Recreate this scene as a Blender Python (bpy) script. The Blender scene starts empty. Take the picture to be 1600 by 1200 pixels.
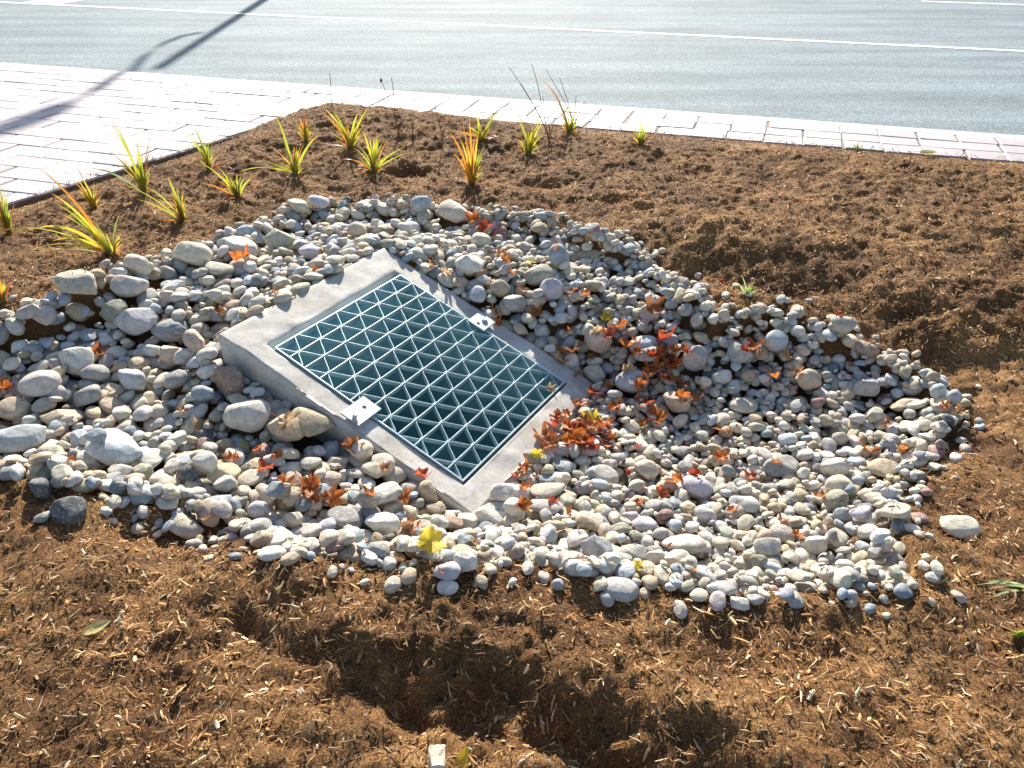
import bpy, bmesh, math, random
import numpy as np
from mathutils import Vector, Matrix
random.seed(7); rng = np.random.default_rng(11)
S = bpy.context.scene
COL = S.collection
rad = math.radians

# ---------------------------------------------------------------- camera, sky, sun, exposure
FPX = 1256.0; PITCH = rad(32); CH = 1.6
cam = bpy.data.cameras.new('camera'); camo = bpy.data.objects.new('camera', cam); COL.objects.link(camo)
cam.sensor_width = 36; cam.lens = FPX / 1600 * 36; cam.clip_start = .05; cam.clip_end = 1000
camo.location = (0, 0, CH); camo.rotation_euler = (math.pi / 2 - PITCH, 0, 0)
S.camera = camo
SUN_EL = rad(31); SUN_AZ = rad(-4.0)          # azimuth from +Y towards +X
sdir = Vector((math.sin(SUN_AZ) * math.cos(SUN_EL), math.cos(SUN_AZ) * math.cos(SUN_EL), math.sin(SUN_EL)))
W = bpy.data.worlds.new('World'); S.world = W; W.use_nodes = True
nt = W.node_tree; bg = nt.nodes['Background']
sky = nt.nodes.new('ShaderNodeTexSky'); sky.sky_type = 'NISHITA'; sky.sun_disc = False
sky.sun_elevation = SUN_EL; sky.sun_rotation = SUN_AZ; sky.air_density = 1.0; sky.dust_density = 1.0; sky.ozone_density = 1.0
nt.links.new(sky.outputs[0], bg.inputs[0]); bg.inputs[1].default_value = .085
sl = bpy.data.lights.new('sun', 'SUN'); sl.energy = 5.0; sl.angle = rad(.5); sl.color = (1, .925, .80)
so = bpy.data.objects.new('sun', sl); COL.objects.link(so)
so.rotation_euler = sdir.to_track_quat('Z', 'Y').to_euler(); so.location = (0, 20, 15)
S.view_settings.view_transform = 'Standard'; S.view_settings.look = 'None'
S.view_settings.exposure = 1.12; S.view_settings.gamma = 1

# ---------------------------------------------------------------- helpers
def tag(o, label=None, cat=None, group=None, kind=None):
    if label: o['label'] = label
    if cat: o['category'] = cat
    if group: o['group'] = group
    if kind: o['kind'] = kind
    return o

def mesh_np(name, V, F, smooth=True, color=None, fidx=None):
    """V (n,3); F (m,k) array or list of such arrays."""
    if not isinstance(F, list): F = [F]
    me = bpy.data.meshes.new(name)
    V = np.asarray(V, np.float32); me.vertices.add(len(V)); me.vertices.foreach_set('co', V.ravel())
    loops = np.concatenate([f.ravel() for f in F]).astype(np.int32)
    tot = np.concatenate([np.full(len(f), f.shape[1]) for f in F]).astype(np.int32)
    st = np.concatenate([[0], np.cumsum(tot)[:-1]]).astype(np.int32)
    me.loops.add(len(loops)); me.loops.foreach_set('vertex_index', loops)
    me.polygons.add(len(tot)); me.polygons.foreach_set('loop_start', st)
    try: me.polygons.foreach_set('loop_total', tot)
    except Exception: pass
    me.polygons.foreach_set('use_smooth', np.full(len(tot), smooth))
    me.update(calc_edges=True); me.validate()
    if color is not None:
        at = me.color_attributes.new('tint', 'FLOAT_COLOR', 'POINT')
        c = np.ones((len(V), 4), np.float32); c[:, :3] = color; at.data.foreach_set('color', c.ravel())
    return me

def mobj(name, me, mat, parent=None):
    o = bpy.data.objects.new(name, me); COL.objects.link(o)
    if mat and not me.materials: me.materials.append(mat)
    if parent: o.parent = parent
    return o

def empty(name, loc=(0, 0, 0), rz=0):
    o = bpy.data.objects.new(name, None); COL.objects.link(o); o.location = loc; o.rotation_euler = (0, 0, rz)
    o.empty_display_size = .1
    return o

def bm_obj(name, bm, mat, parent=None, smooth=False):
    me = bpy.data.meshes.new(name); bm.normal_update(); bm.to_mesh(me); bm.free()
    if smooth:
        for p in me.polygons: p.use_smooth = True
    return mobj(name, me, mat, parent)

# value noise
_tab = rng.random((256, 256))
def vnoise(x, y, seed=0):
    x = np.asarray(x, float) + seed * 17.31; y = np.asarray(y, float) + seed * 9.77
    xi = np.floor(x).astype(int); yi = np.floor(y).astype(int); fx = x - xi; fy = y - yi
    fx = fx * fx * (3 - 2 * fx); fy = fy * fy * (3 - 2 * fy)
    g = lambda a, b: _tab[a & 255, b & 255]
    return ((g(xi, yi) * (1 - fx) + g(xi + 1, yi) * fx) * (1 - fy) + (g(xi, yi + 1) * (1 - fx) + g(xi + 1, yi + 1) * fx) * fy) * 2 - 1
def fbm(x, y, s, oct=4, seed=0, gain=.5):
    r = 0; a = 1
    for i in range(oct):
        r = r + a * vnoise(np.asarray(x) / s, np.asarray(y) / s, seed + i * 3); s = s / 2.03; a *= gain
    return r
def sstep(a, b, x):
    t = np.clip((x - a) / (b - a), 0, 1); return t * t * (3 - 2 * t)

# pixel (of the 1600x1200 view) -> ray direction, used to survey where things stand on the ground
cp, sp = math.cos(PITCH), math.sin(PITCH)
def rays(px):
    px = np.atleast_2d(np.asarray(px, float)); a = (px[:, 0] - 800) / FPX; b = (600 - px[:, 1]) / FPX
    return np.stack([a, cp + sp * b, -sp + cp * b], 1)
def onz(px, z=0.):
    d = rays(px); t = (z - CH) / d[:, 2]; return d[:, :2] * t[:, None]
def to_px(P):
    P = np.atleast_2d(np.asarray(P, float)); v = P - np.array([0, 0, CH])
    z = v[:, 1] * cp - v[:, 2] * sp; up = v[:, 1] * sp + v[:, 2] * cp
    return np.stack([800 + FPX * v[:, 0] / z, 600 - FPX * up / z, z], 1)

def inpoly(X, Y, poly):
    X = np.asarray(X); Y = np.asarray(Y); r = np.zeros(X.shape, bool); n = len(poly); j = n - 1
    for i in range(n):
        xi, yi = poly[i]; xj, yj = poly[j]
        c = ((yi > Y) != (yj > Y)) & (X < (xj - xi) * (Y - yi) / (yj - yi + 1e-12) + xi)
        r ^= c; j = i
    return r

# ---------------------------------------------------------------- materials
class NT:
    def __init__(s, name):
        s.m = bpy.data.materials.new(name); s.m.use_nodes = True; s.t = s.m.node_tree; s.b = s.t.nodes['Principled BSDF']; s.out = s.t.nodes['Material Output']
    def n(s, typ, **kw):
        nd = s.t.nodes.new(typ)
        for k, v in kw.items():
            if k.startswith('i_'):
                key = k[2:]; key = int(key) if key.isdigit() else key.replace('_', ' ')
                nd.inputs[key].default_value = v
            else: setattr(nd, k, v)
        return nd
    def l(s, a, b): s.t.links.new(a, b)
    def noise(s, scale, detail=4, rough=.55, vec=None):
        n = s.n('ShaderNodeTexNoise'); n.inputs['Scale'].default_value = scale; n.inputs['Detail'].default_value = detail; n.inputs['Roughness'].default_value = rough
        if vec is not None: s.l(vec, n.inputs['Vector'])
        return n.outputs[0]
    def ramp(s, fac, stops):
        r = s.n('ShaderNodeValToRGB'); e = r.color_ramp.elements
        while len(e) < len(stops): e.new(.5)
        for i, (p, c) in enumerate(stops):
            e[i].position = p; e[i].color = (c[0], c[1], c[2], 1) if hasattr(c, '__len__') else (c, c, c, 1)
        s.l(fac, r.inputs[0]); return r.outputs[0]
    def mix(s, a, b, fac=.5, typ='MIX'):
        m = s.n('ShaderNodeMix', data_type='RGBA', blend_type=typ)
        for v, i in ((fac, 0), (a, 6), (b, 7)):
            if hasattr(v, 'is_output') or isinstance(v, bpy.types.NodeSocket): s.l(v, m.inputs[i])
            else: m.inputs[i].default_value = v if i == 0 else (*v, 1)
        return m.outputs[2]
    def bump(s, h, strength=.3, dist=.01, nrm=None):
        b = s.n('ShaderNodeBump'); b.inputs['Strength'].default_value = strength; b.inputs['Distance'].default_value = dist
        s.l(h, b.inputs['Height'])
        if nrm is not None: s.l(nrm, b.inputs['Normal'])
        s.l(b.outputs[0], s.b.inputs['Normal']); return b.outputs[0]
    def obj(s): return s.n('ShaderNodeTexCoord').outputs['Object']
    def geo(s): return s.n('ShaderNodeNewGeometry').outputs['Position']
    def set(s, **kw):
        for k, v in kw.items():
            k = k.replace('_', ' ')
            if isinstance(v, bpy.types.NodeSocket): s.l(v, s.b.inputs[k])
            else: s.b.inputs[k].default_value = (*v, 1) if (hasattr(v, '__len__') and len(v) == 3) else v
        return s.m

def mat_stone(name, from_object):
    k = NT(name); P = k.geo()
    if from_object: tint = k.n('ShaderNodeObjectInfo').outputs['Color']
    else: tint = k.n('ShaderNodeVertexColor', layer_name='tint').outputs[0]
    big = k.ramp(k.noise(38, 5, .6, P), [(.3, .70), (.7, 1.16)])
    c = k.mix(tint, big, 1, 'MULTIPLY')
    # dark pits and pale dusty scuffs belong to the stone itself
    pits = k.ramp(k.noise(420, 3, .6, P), [(.30, .42), (.40, 1.0)])
    patchy = k.ramp(k.noise(26, 2, .5, P), [(.42, 0.), (.6, 1.)])
    pit2 = k.mix((1, 1, 1), pits, patchy)
    c = k.mix(c, pit2, .8, 'MULTIPLY')
    vn = k.noise(30, 3, .5, P); vein = k.ramp(vn, [(.485, 1.), (.5, .72), (.515, 1.)]); c = k.mix(c, vein, .7, 'MULTIPLY')
    scuff = k.ramp(k.noise(95, 6, .7, P), [(.52, 0.), (.68, .55)])
    c = k.mix(c, (.68, .645, .58), scuff)
    k.set(Base_Color=c, Roughness=.72)
    k.b.inputs['Specular IOR Level'].default_value = .35
    h = k.mix(k.noise(60, 5, .6, P), k.noise(420, 3, .6, P), .3)
    k.bump(h, .7, .008)
    return k.m
M_stone = mat_stone('river_stone', False); M_stone_o = mat_stone('river_stone_single', True)

def mat_concrete():
    k = NT('cast_concrete'); P = k.geo()
    c = k.ramp(k.noise(9, 6, .65, P), [(.3, (.42, .41, .385)), (.55, (.54, .525, .495)), (.75, (.64, .625, .59))])
    pits = k.ramp(k.noise(140, 3, .6, P), [(.31, .30), (.37, 1.)])
    c = k.mix(c, pits, .85, 'MULTIPLY')
    c = k.mix(c, k.ramp(k.noise(5, 6, .7, P), [(.42, (1, 1, 1)), (.62, (.80, .74, .66))]), .7, 'MULTIPLY')
    grit = k.ramp(k.noise(60, 5, .7, P), [(.35, .84), (.65, 1.1)])
    c = k.mix(c, grit, .8, 'MULTIPLY')
    k.set(Base_Color=c, Roughness=.78)
    k.bump(k.mix(k.noise(300, 4, .7, P), k.noise(30, 4, .6, P), .5), .5, .006); return k.m
M_conc = mat_concrete()
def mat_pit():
    k = NT('pit_shade_teal'); P = k.geo()
    c = k.ramp(k.noise(7, 5, .6, P), [(.3, (.12, .29, .32)), (.7, (.22, .42, .45))])  # blue-green cast of the shade is put into the wall and floor colour
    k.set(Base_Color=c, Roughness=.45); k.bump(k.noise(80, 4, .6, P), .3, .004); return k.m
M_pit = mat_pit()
def mat_galv():
    k = NT('galvanised_steel'); P = k.geo()
    v = k.n('ShaderNodeTexVoronoi'); v.inputs['Scale'].default_value = 120; k.l(P, v.inputs['Vector'])
    c = k.ramp(v.outputs['Distance'], [(0, (.42, .55, .59)), (.8, (.56, .69, .73))])
    k.set(Base_Color=c, Metallic=.55, Roughness=k.ramp(k.noise(90, 3, .5, P), [(.3, .33), (.7, .5)]))
    k.bump(k.noise(240, 2, .5, P), .12, .002); return k.m
M_galv = mat_galv()
def mat_plate():
    k = NT('clip_plate_zinc'); P = k.geo()
    c = k.ramp(k.noise(70, 4, .6, P), [(.3, (.34, .385, .43)), (.7, (.46, .50, .54))])
    k.set(Base_Color=c, Metallic=.35, Roughness=.5); k.bump(k.noise(200, 3, .5, P), .15, .002); return k.m
M_plate = mat_plate()
def mat_hole():
    k = NT('hole_shade'); return k.set(Base_Color=(.025, .03, .03), Roughness=.9)  # near-black colour paints the shade inside the bolt hole
M_hole = mat_hole()
def mat_asphalt():
    k = NT('asphalt'); P = k.geo()
    c = k.ramp(k.noise(1.1, 6, .6, P), [(.3, (.145, .185, .208)), (.7, (.185, .225, .246))])
    g = k.ramp(k.noise(75, 3, .65, P), [(.32, .40), (.5, 1.), (.66, 1.9)])
    c = k.mix(c, g, .85, 'MULTIPLY')
    st = k.n('ShaderNodeMapping'); st.inputs['Rotation'].default_value = (0, 0, rad(17.4)); st.inputs['Scale'].default_value = (.25, 2.2, 1); k.l(P, st.inputs['Vector'])
    wear = k.ramp(k.noise(1.0, 5, .6, st.outputs[0]), [(.35, .82), (.65, 1.25)])
    c = k.mix(c, wear, 1, 'MULTIPLY')
    k.set(Base_Color=c, Roughness=.82); k.b.inputs['Specular IOR Level'].default_value = .16
    k.bump(k.noise(110, 3, .7, P), .55, .006); return k.m
M_asph = mat_asphalt()
def mat_paint():
    k = NT('road_paint'); P = k.geo()
    w = k.ramp(k.noise(45, 5, .7, P), [(.36, (.35, .36, .36)), (.46, (.82, .82, .80))])
    k.set(Base_Color=w, Roughness=.7); k.bump(k.noise(110, 3, .7, P), .3, .004); return k.m
M_paint = mat_paint()
def mat_paver():
    k = NT('stone_paver'); P = k.geo(); tint = k.n('ShaderNodeVertexColor', layer_name='tint').outputs[0]
    c = k.mix(tint, k.ramp(k.noise(14, 6, .65, P), [(.3, .84), (.7, 1.12)]), 1, 'MULTIPLY')
    c = k.mix(c, k.ramp(k.noise(160, 3, .6, P), [(.3, .7), (.42, 1.)]), .5, 'MULTIPLY')
    k.set(Base_Color=c, Roughness=.62); k.b.inputs['Specular IOR Level'].default_value = .5
    k.bump(k.mix(k.noise(22, 5, .6, P), k.noise(140, 3, .6, P), .35), .4, .01); return k.m
M_paver = mat_paver()
def mat_simple(name, c1, c2, scale, rough=.8, bump=.3, bs=None):
    k = NT(name); P = k.geo()
    k.set(Base_Color=k.ramp(k.noise(scale, 5, .6, P), [(.3, c1), (.7, c2)]), Roughness=rough)
    k.bump(k.noise(bs or scale * 3, 4, .6, P), bump, .006); return k.m
M_joint = mat_simple('joint_sand', (.11, .075, .055), (.20, .145, .11), 12)
M_kerb = mat_simple('kerb_concrete', (.42, .41, .40), (.55, .54, .53), 8)
def mat_mulch():
    k = NT('shredded_bark'); P = k.geo()
    base = k.ramp(k.noise(3.2, 5, .6, P), [(.3, (.085, .038, .015)), (.52, (.215, .110, .042)), (.75, (.38, .215, .085))])
    m1 = k.n('ShaderNodeMapping'); m1.inputs['Scale'].default_value = (1, .22, 1); m1.inputs['Rotation'].default_value = (0, 0, .5); k.l(P, m1.inputs['Vector'])
    f1 = k.noise(230, 4, .75, m1.outputs[0])
    m2 = k.n('ShaderNodeMapping'); m2.inputs['Scale'].default_value = (.22, 1, 1); m2.inputs['Rotation'].default_value = (0, 0, -.3); k.l(P, m2.inputs['Vector'])
    f2 = k.noise(230, 4, .75, m2.outputs[0])
    f = k.mix(f1, f2, k.ramp(k.noise(30, 2, .5, P), [(.45, 0.), (.55, 1.)]))
    g = k.ramp(f, [(.34, .16), (.5, .85), (.66, 2.2)])
    c = k.mix(base, g, .9, 'MULTIPLY')
    k.set(Base_Color=c, Roughness=.85); k.b.inputs['Specular IOR Level'].default_value = .2
    k.bump(k.mix(f, k.noise(70, 4, .7, P), .4), 1.0, .012); return k.m
M_mulch = mat_mulch()
def mat_chip():
    k = NT('wood_chip'); P = k.geo(); tint = k.n('ShaderNodeVertexColor', layer_name='tint').outputs[0]
    c = k.mix(tint, k.ramp(k.noise(300, 3, .6, P), [(.3, .65), (.7, 1.25)]), 1, 'MULTIPLY')
    k.set(Base_Color=c, Roughness=.75); k.b.inputs['Specular IOR Level'].default_value = .25
    return k.m
M_chip = mat_chip()
def mat_leaf(name, c1, c2, c3, scale=40, trans=.45, src='obj'):
    k = NT(name); P = k.geo()
    c = k.ramp(k.noise(scale, 4, .6, P), [(.3, c1), (.5, c2), (.68, c3)])
    k.set(Base_Color=c, Roughness=.5); k.b.inputs['Specular IOR Level'].default_value = .3
    k.bump(k.noise(scale * 4, 3, .6, P), .4, .003)
    tr = k.n('ShaderNodeBsdfTranslucent'); k.l(c, tr.inputs[0]); mx = k.n('ShaderNodeMixShader'); mx.inputs[0].default_value = trans
    k.l(k.b.outputs[0], mx.inputs[1]); k.l(tr.outputs[0], mx.inputs[2]); k.l(mx.outputs[0], k.out.inputs[0]); return k.m
LEAFM = {
 'orange': mat_leaf('leaf_orange', (.22, .065, .025), (.48, .14, .03), (.60, .26, .07)),
 'red': mat_leaf('leaf_red', (.18, .03, .02), (.40, .065, .03), (.52, .17, .06)),
 'brown': mat_leaf('leaf_brown', (.20, .075, .03), (.36, .14, .05), (.46, .22, .10)),
 'yellow': mat_leaf('leaf_yellow', (.55, .38, .04), (.72, .56, .05), (.70, .62, .12)),
 'tan': mat_leaf('leaf_tan', (.38, .24, .12), (.50, .34, .18), (.55, .42, .26)),
 'pale': mat_leaf('leaf_pale', (.50, .46, .14), (.66, .62, .26), (.68, .66, .36)),
}
def mat_blade():
    k = NT('grass_blade'); tint = k.n('ShaderNodeVertexColor', layer_name='tint').outputs[0]; P = k.geo()
    c = k.mix(tint, k.ramp(k.noise(90, 3, .6, P), [(.3, .8), (.7, 1.15)]), 1, 'MULTIPLY')
    k.set(Base_Color=c, Roughness=.4)
    tr = k.n('ShaderNodeBsdfTranslucent'); k.l(c, tr.inputs[0]); mx = k.n('ShaderNodeMixShader'); mx.inputs[0].default_value = .5
    k.l(k.b.outputs[0], mx.inputs[1]); k.l(tr.outputs[0], mx.inputs[2]); k.l(mx.outputs[0], k.out.inputs[0]); return k.m
M_blade = mat_blade()
M_stem = mat_simple('dry_stem', (.10, .06, .035), (.20, .12, .06), 60)
M_wood = mat_simple('pale_wood', (.58, .47, .34), (.74, .64, .50), 40)
M_metal_dark = mat_simple('painted_pole', (.10, .11, .12), (.14, .15, .16), 10, .5)

# ---------------------------------------------------------------- where the drain box sits
GC = np.array([-.3583, 2.9527, -.15]); PSI = rad(59.1); TH = rad(19.3); GW = .829; GL = .959
gu = np.array([math.cos(PSI), math.sin(PSI)]); gs = np.array([math.sin(PSI), -math.cos(PSI)])
def local(x, y):
    dx = np.asarray(x) - GC[0]; dy = np.asarray(y) - GC[1]
    return dx * gu[0] + dy * gu[1], dx * gs[0] + dy * gs[1]
def rimz(b): return GC[2] - .008 - np.asarray(b) * math.tan(TH)
def world(a, b, z): return np.array([GC[0] + gu[0] * a + gs[0] * b, GC[1] + gu[1] * a + gs[1] * b, z])
OU0, OU1, OS0, OS1 = -.52, .53, -.645, .575     # outer footprint (a = along the high edge, b = downhill)
IU, IS = GW / 2 + .004, GL / 2 * math.cos(TH) + .004

# ---------------------------------------------------------------- ground shape
PEB_PX = [(-260,790),(-260,520),(0,503),(60,482),(120,452),(190,425),(285,398),(365,368),(440,340),(470,322),(560,320),(640,322),(700,326),(760,338),(830,338),(900,356),(960,378),(1008,386),(1032,410),(1058,440),(1095,455),(1130,488),(1200,474),(1290,506),(1345,524),(1370,548),(1425,575),(1480,612),(1495,650),(1470,700),(1445,740),(1420,780),(1392,822),(1412,862),(1425,900),(1395,926),(1320,922),(1220,932),(1100,926),(980,908),(900,900),(800,884),(700,898),(640,878),(560,884),(430,874),(395,848),(300,822),(255,798),(160,784),(90,752),(0,752)]
def G(x, y, c, a, b, rot=0.):
    dx = x - c[0]; dy = y - c[1]; cr, sr = math.cos(rot), math.sin(rot)
    u = dx * cr + dy * sr; v = -dx * sr + dy * cr
    return np.exp(-(u / a) ** 2 - (v / b) ** 2)
def zbase(x, y):
    x = np.asarray(x, float); y = np.asarray(y, float)
    z = -.13 + .13 * sstep(2.75, 3.55, y + .12 * np.clip(-x - .8, 0, 1.2))
    z = z - .20 * G(x, y, (.40, 2.62), 1.15, .72)                       # bowl draining to the low side
    z = z + .05 * G(x, y, (-.75, 3.75), .8, .35)
    z = z + .05 * sstep(3.6, 4.4, y) * sstep(.2, 1., x) * (1 - sstep(4.9, 5.4, y + .31 * x))
    z = z + .085 * G(x, y, (-.75, 6.2), .95, .7, -.2)                   # mound at the point of the bed
    z = z + .055 * G(x, y, (1.15, 3.98), .75, .2, -.35) - .06 * G(x, y, (.98, 3.62), .42, .13, -.35)
    z = z + .035 * G(x, y, (2.1, 3.25), .7, .2, -.3) - .022 * G(x, y, (1.95, 2.98), .45, .10, -.25)
    z = z + .04 * G(x, y, (-1.9, 3.3), .7, .2, .2)
    # crest in front of the stones and the hollow this side of it
    z = z + .03 * G(x, y, (-.45, 1.62), .6, .2, .05)
    z = z - .10 * G(x, y, (-.95, 1.95), .25, .10, .1)
    z = z - .12 * sstep(1.2, .4, y)
    return z
def ridged(x, y, s, seed): return 1 - np.abs(vnoise(x / s, y / s, seed)) * 2
def znoise(x, y):
    n = .020 * fbm(x, y, .42, 3, 1) + .009 * fbm(x, y, .13, 3, 5) + .008 * fbm(x, y, .04, 4, 9, .65)
    n = n + .040 * np.clip(fbm(x, y, .07, 4, 41, .6), -.5, .9) * G(x, y, (.0, 1.24), .55, .22, -.45) + .005 * np.clip(fbm(x, y, .11, 3, 31), -.6, .8) * sstep(1.9, 1.5, y)
    fy = sstep(2.6, 3.6, y + .3 * x); n = n + fy * (.011 * fbm(x, y, .15, 3, 61) + .011 * fbm(x, y, .06, 3, 65, .6) - .010 * np.clip(vnoise(x / .11, y / .08, 77) - .45, 0, 1) * 4)
    n = n + .004 * np.clip(ridged(x, y, .09, 21), -1, 1)
    return n
HOLES = [((640, 268), .13, .07, .09), ((845, 290), .16, .07, .07), ((975, 320), .14, .06, .06), ((1010, 305), .2, .05, .03), ((240, 262), .1, .05, .05), ((1405, 470), .2, .06, .05), ((1250, 440), .2, .07, .05)]
HW = [(onz(p)[0], a, b, d) for p, a, b, d in HOLES]
PEBW = onz(PEB_PX, -.12)
for _ in range(12):      # walk the outline onto the sloping ground
    _z = zbase(PEBW[:, 0], PEBW[:, 1]) + .015; _d = rays(PEB_PX); PEBW = .5 * PEBW + .5 * _d[:, :2] * ((_z - CH) / _d[:, 2])[:, None]
# pavement edges
e_dir = np.array([.954, -.298]); e_dir /= np.linalg.norm(e_dir); n_dir = np.array([-e_dir[1], e_dir[0]])
KERB_N = float(np.mean(onz([(0, 98), (400, 122), (800, 157), (1200, 184), (1600, 208)]) @ n_dir))
BR = onz([(880, 199), (1600, 250)]); BL = onz([(0, 322), (430, 192)])
nR = float(np.mean(BR @ n_dir))                                # inner edge of strip: parallel to the road
dL = (BL[1] - BL[0]) / np.linalg.norm(BL[1] - BL[0]); nL = np.array([-dL[1], dL[0]])   # pavement on the +nL side
cL = float(BL[0] @ nL)
# apex
A_ = np.array([n_dir, nL]); apex = np.linalg.solve(A_, np.array([nR, cL]))
def in_bed(x, y, m=0.):
    return ((x * n_dir[0] + y * n_dir[1]) < nR - m) & ((x * nL[0] + y * nL[1]) < cL - m)
def seg_dist(x, y, poly):
    d = np.full(np.shape(x), 9.)
    for i in range(len(poly)):
        a = poly[i]; b = poly[(i + 1) % len(poly)]; v = b - a; t = np.clip(((x - a[0]) * v[0] + (y - a[1]) * v[1]) / (v @ v), 0, 1)
        d = np.minimum(d, np.hypot(x - a[0] - v[0] * t, y - a[1] - v[1] * t))
    return d
_dx = np.arange(-3.4, 3.4, .02); _dy = np.arange(1.0, 5.6, .02); _DX, _DY = np.meshgrid(_dx, _dy)
_SD = seg_dist(_DX, _DY, PEBW); _IN = inpoly(_DX, _DY, PEBW); _DG = np.where(_IN, _SD, 0.)      # how far inside the stone bed
_OG = np.where(_IN, 0., _SD)
FUR = onz([(400, 985), (480, 1025), (560, 1065), (670, 1095), (790, 1110), (910, 1140), (1020, 1185), (1110, 1240)], -.15)
def furrow(x, y):
    wx = x + .045 * fbm(x, y, .16, 3, 81); wy = y + .040 * fbm(x, y, .16, 3, 85); d = np.full(np.shape(x), 9.); al = np.zeros(np.shape(x))
    for i in range(len(FUR) - 1):
        a = FUR[i]; v = FUR[i + 1] - a; t = np.clip(((wx - a[0]) * v[0] + (wy - a[1]) * v[1]) / (v @ v), 0, 1); q = np.hypot(wx - a[0] - v[0] * t, wy - a[1] - v[1] * t)
        al = np.where(q < d, (i + t) / (len(FUR) - 1), al); d = np.minimum(d, q)
    w = .035 + .085 * sstep(0, .5, al); side_ = sstep(-.02, .10, wy - np.interp(wx, FUR[:, 0], FUR[:, 1]))
    return -(.035 + .068 * sstep(.05, .6, al)) * (.9 + .3 * vnoise(x / .13 + 3, y / .13, 91)) * np.exp(-(d / w) ** 2) + .03 * side_ * np.exp(-((d - .15) / .08) ** 2) * (.6 + .4 * vnoise(x / .12, y / .12, 88))
def peb_depth(x, y, _DG=_DG):
    i = np.clip(((y - 1.0) / .02), 0, len(_dy) - 1.001); j = np.clip(((x + 3.4) / .02), 0, len(_dx) - 1.001)
    i0 = i.astype(int) if hasattr(i, 'astype') else int(i); j0 = j.astype(int) if hasattr(j, 'astype') else int(j); fi = i - i0; fj = j - j0
    return (_DG[i0, j0] * (1 - fj) + _DG[i0, j0 + 1] * fj) * (1 - fi) + (_DG[i0 + 1, j0] * (1 - fj) + _DG[i0 + 1, j0 + 1] * fj) * fi
def ground(x, y, noise=True):
    x = np.asarray(x, float); y = np.asarray(y, float)
    z = zbase(x, y)
    peb = inpoly(x, y, PEBW)
    z = z - .115 * sstep(.0, .17, peb_depth(x, y)) + furrow(x, y)
    z = z + .028 * np.exp(-(peb_depth(x, y, _OG) / .13) ** 2) * sstep(2.35, 1.9, y) * (~peb)
    dN = nR - (x * n_dir[0] + y * n_dir[1]); dLf = cL - (x * nL[0] + y * nL[1])
    edge = np.minimum(dN, dLf)
    if noise:
        k = np.where(peb, .35, 1.) * (.25 + .75 * sstep(0, .25, edge))
        z = z + znoise(x, y) * k
        for c, a, b, d in HW: z = z - d * G(x, y, c, a, b)
    # bed sits a little below the paving edge, except at the mounded point
    low = np.where(dN < dLf, -.010, -.035)
    w = 1 - sstep(0.0, .35, edge)
    mound = G(x, y, apex + np.array([.1, -.2]), 1.1, .7)
    z = z * (1 - w) + w * (low * (1 - mound) + (.035 + .5 * np.where(noise, znoise(x, y), 0)) * mound + .0)
    z = np.where(edge < -.04, -.42, z)
    la, lb = local(x, y); ex = np.maximum(np.maximum(OU0 - la, la - OU1), 0); ey = np.maximum(np.maximum(OS0 - lb, lb - OS1), 0); dd = np.hypot(ex, ey)
    side = sstep(.05, -.25, la) * (1 - sstep(-.30, .70, lb)) * sstep(OU0 + .25, OU0, la)
    tz = rimz(np.clip(lb, OS0, OS1)) - .07 - .115 * side
    wb = np.exp(-(dd / .17) ** 2); z = z * (1 - wb) + tz * wb
    far = np.maximum(0, np.maximum(np.abs(x) - 6, -y - 1)); z = np.where(far > 0, z * np.exp(-far / 3.) - .04 * (1 - np.exp(-far / 3.)), z)
    z = np.where(edge < -.04, -.42, z)
    return z
def hit(px, noise=True, off=0.):
    """where the sight line through a pixel meets the ground"""
    d = rays(px); n = len(d); lo = np.full(n, .3); hi = np.full(n, 12.)
    ts = np.linspace(.6, 12, 500); P = np.array([0, 0, CH]) + d[:, None, :] * ts[None, :, None]
    g = P[..., 2] - (ground(P[..., 0], P[..., 1], noise) + off)
    idx = np.argmax(g < 0, axis=1); idx = np.maximum(idx, 1)
    t0 = ts[idx - 1]; t1 = ts[idx]
    for _ in range(12):
        tm = (t0 + t1) / 2; Q = np.array([0, 0, CH]) + d * tm[:, None]
        b = Q[:, 2] < ground(Q[:, 0], Q[:, 1], noise) + off
        t1 = np.where(b, tm, t1); t0 = np.where(b, t0, tm)
    return np.array([0, 0, CH]) + d * t1[:, None]

def axis(lo, hi, step, far):
    a = np.arange(lo, hi, step); r = []; v = step; p = hi
    while p < far: r.append(p); v *= 1.35; p += v
    r.append(far); l = []; v = step; p = lo
    while p > -far: p -= v; v *= 1.35; l.append(max(p, -far))
    return np.concatenate([sorted(set(l)), a, r])
xs = axis(-3.4, 4.2, .0125, 160.); ys = axis(.75, 6.95, .0125, 160.)
gx, gy = np.meshgrid(xs, ys); gz = ground(gx, gy)
V = np.stack([gx.ravel(), gy.ravel(), gz.ravel()], 1)
ny, nx = gx.shape; I = np.arange(ny * nx).reshape(ny, nx)
F = np.stack([I[:-1, :-1], I[:-1, 1:], I[1:, 1:], I[1:, :-1]], -1).reshape(-1, 4)
fc = V[F].mean(1); la, lb = local(fc[:, 0], fc[:, 1])
hole = (la > OU0 + .04) & (la < OU1 - .04) & (lb > OS0 + .04) & (lb < OS1 - .04)
tag(mobj('ground', mesh_np('ground', V, F[~hole]), M_mulch), kind='structure')

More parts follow.
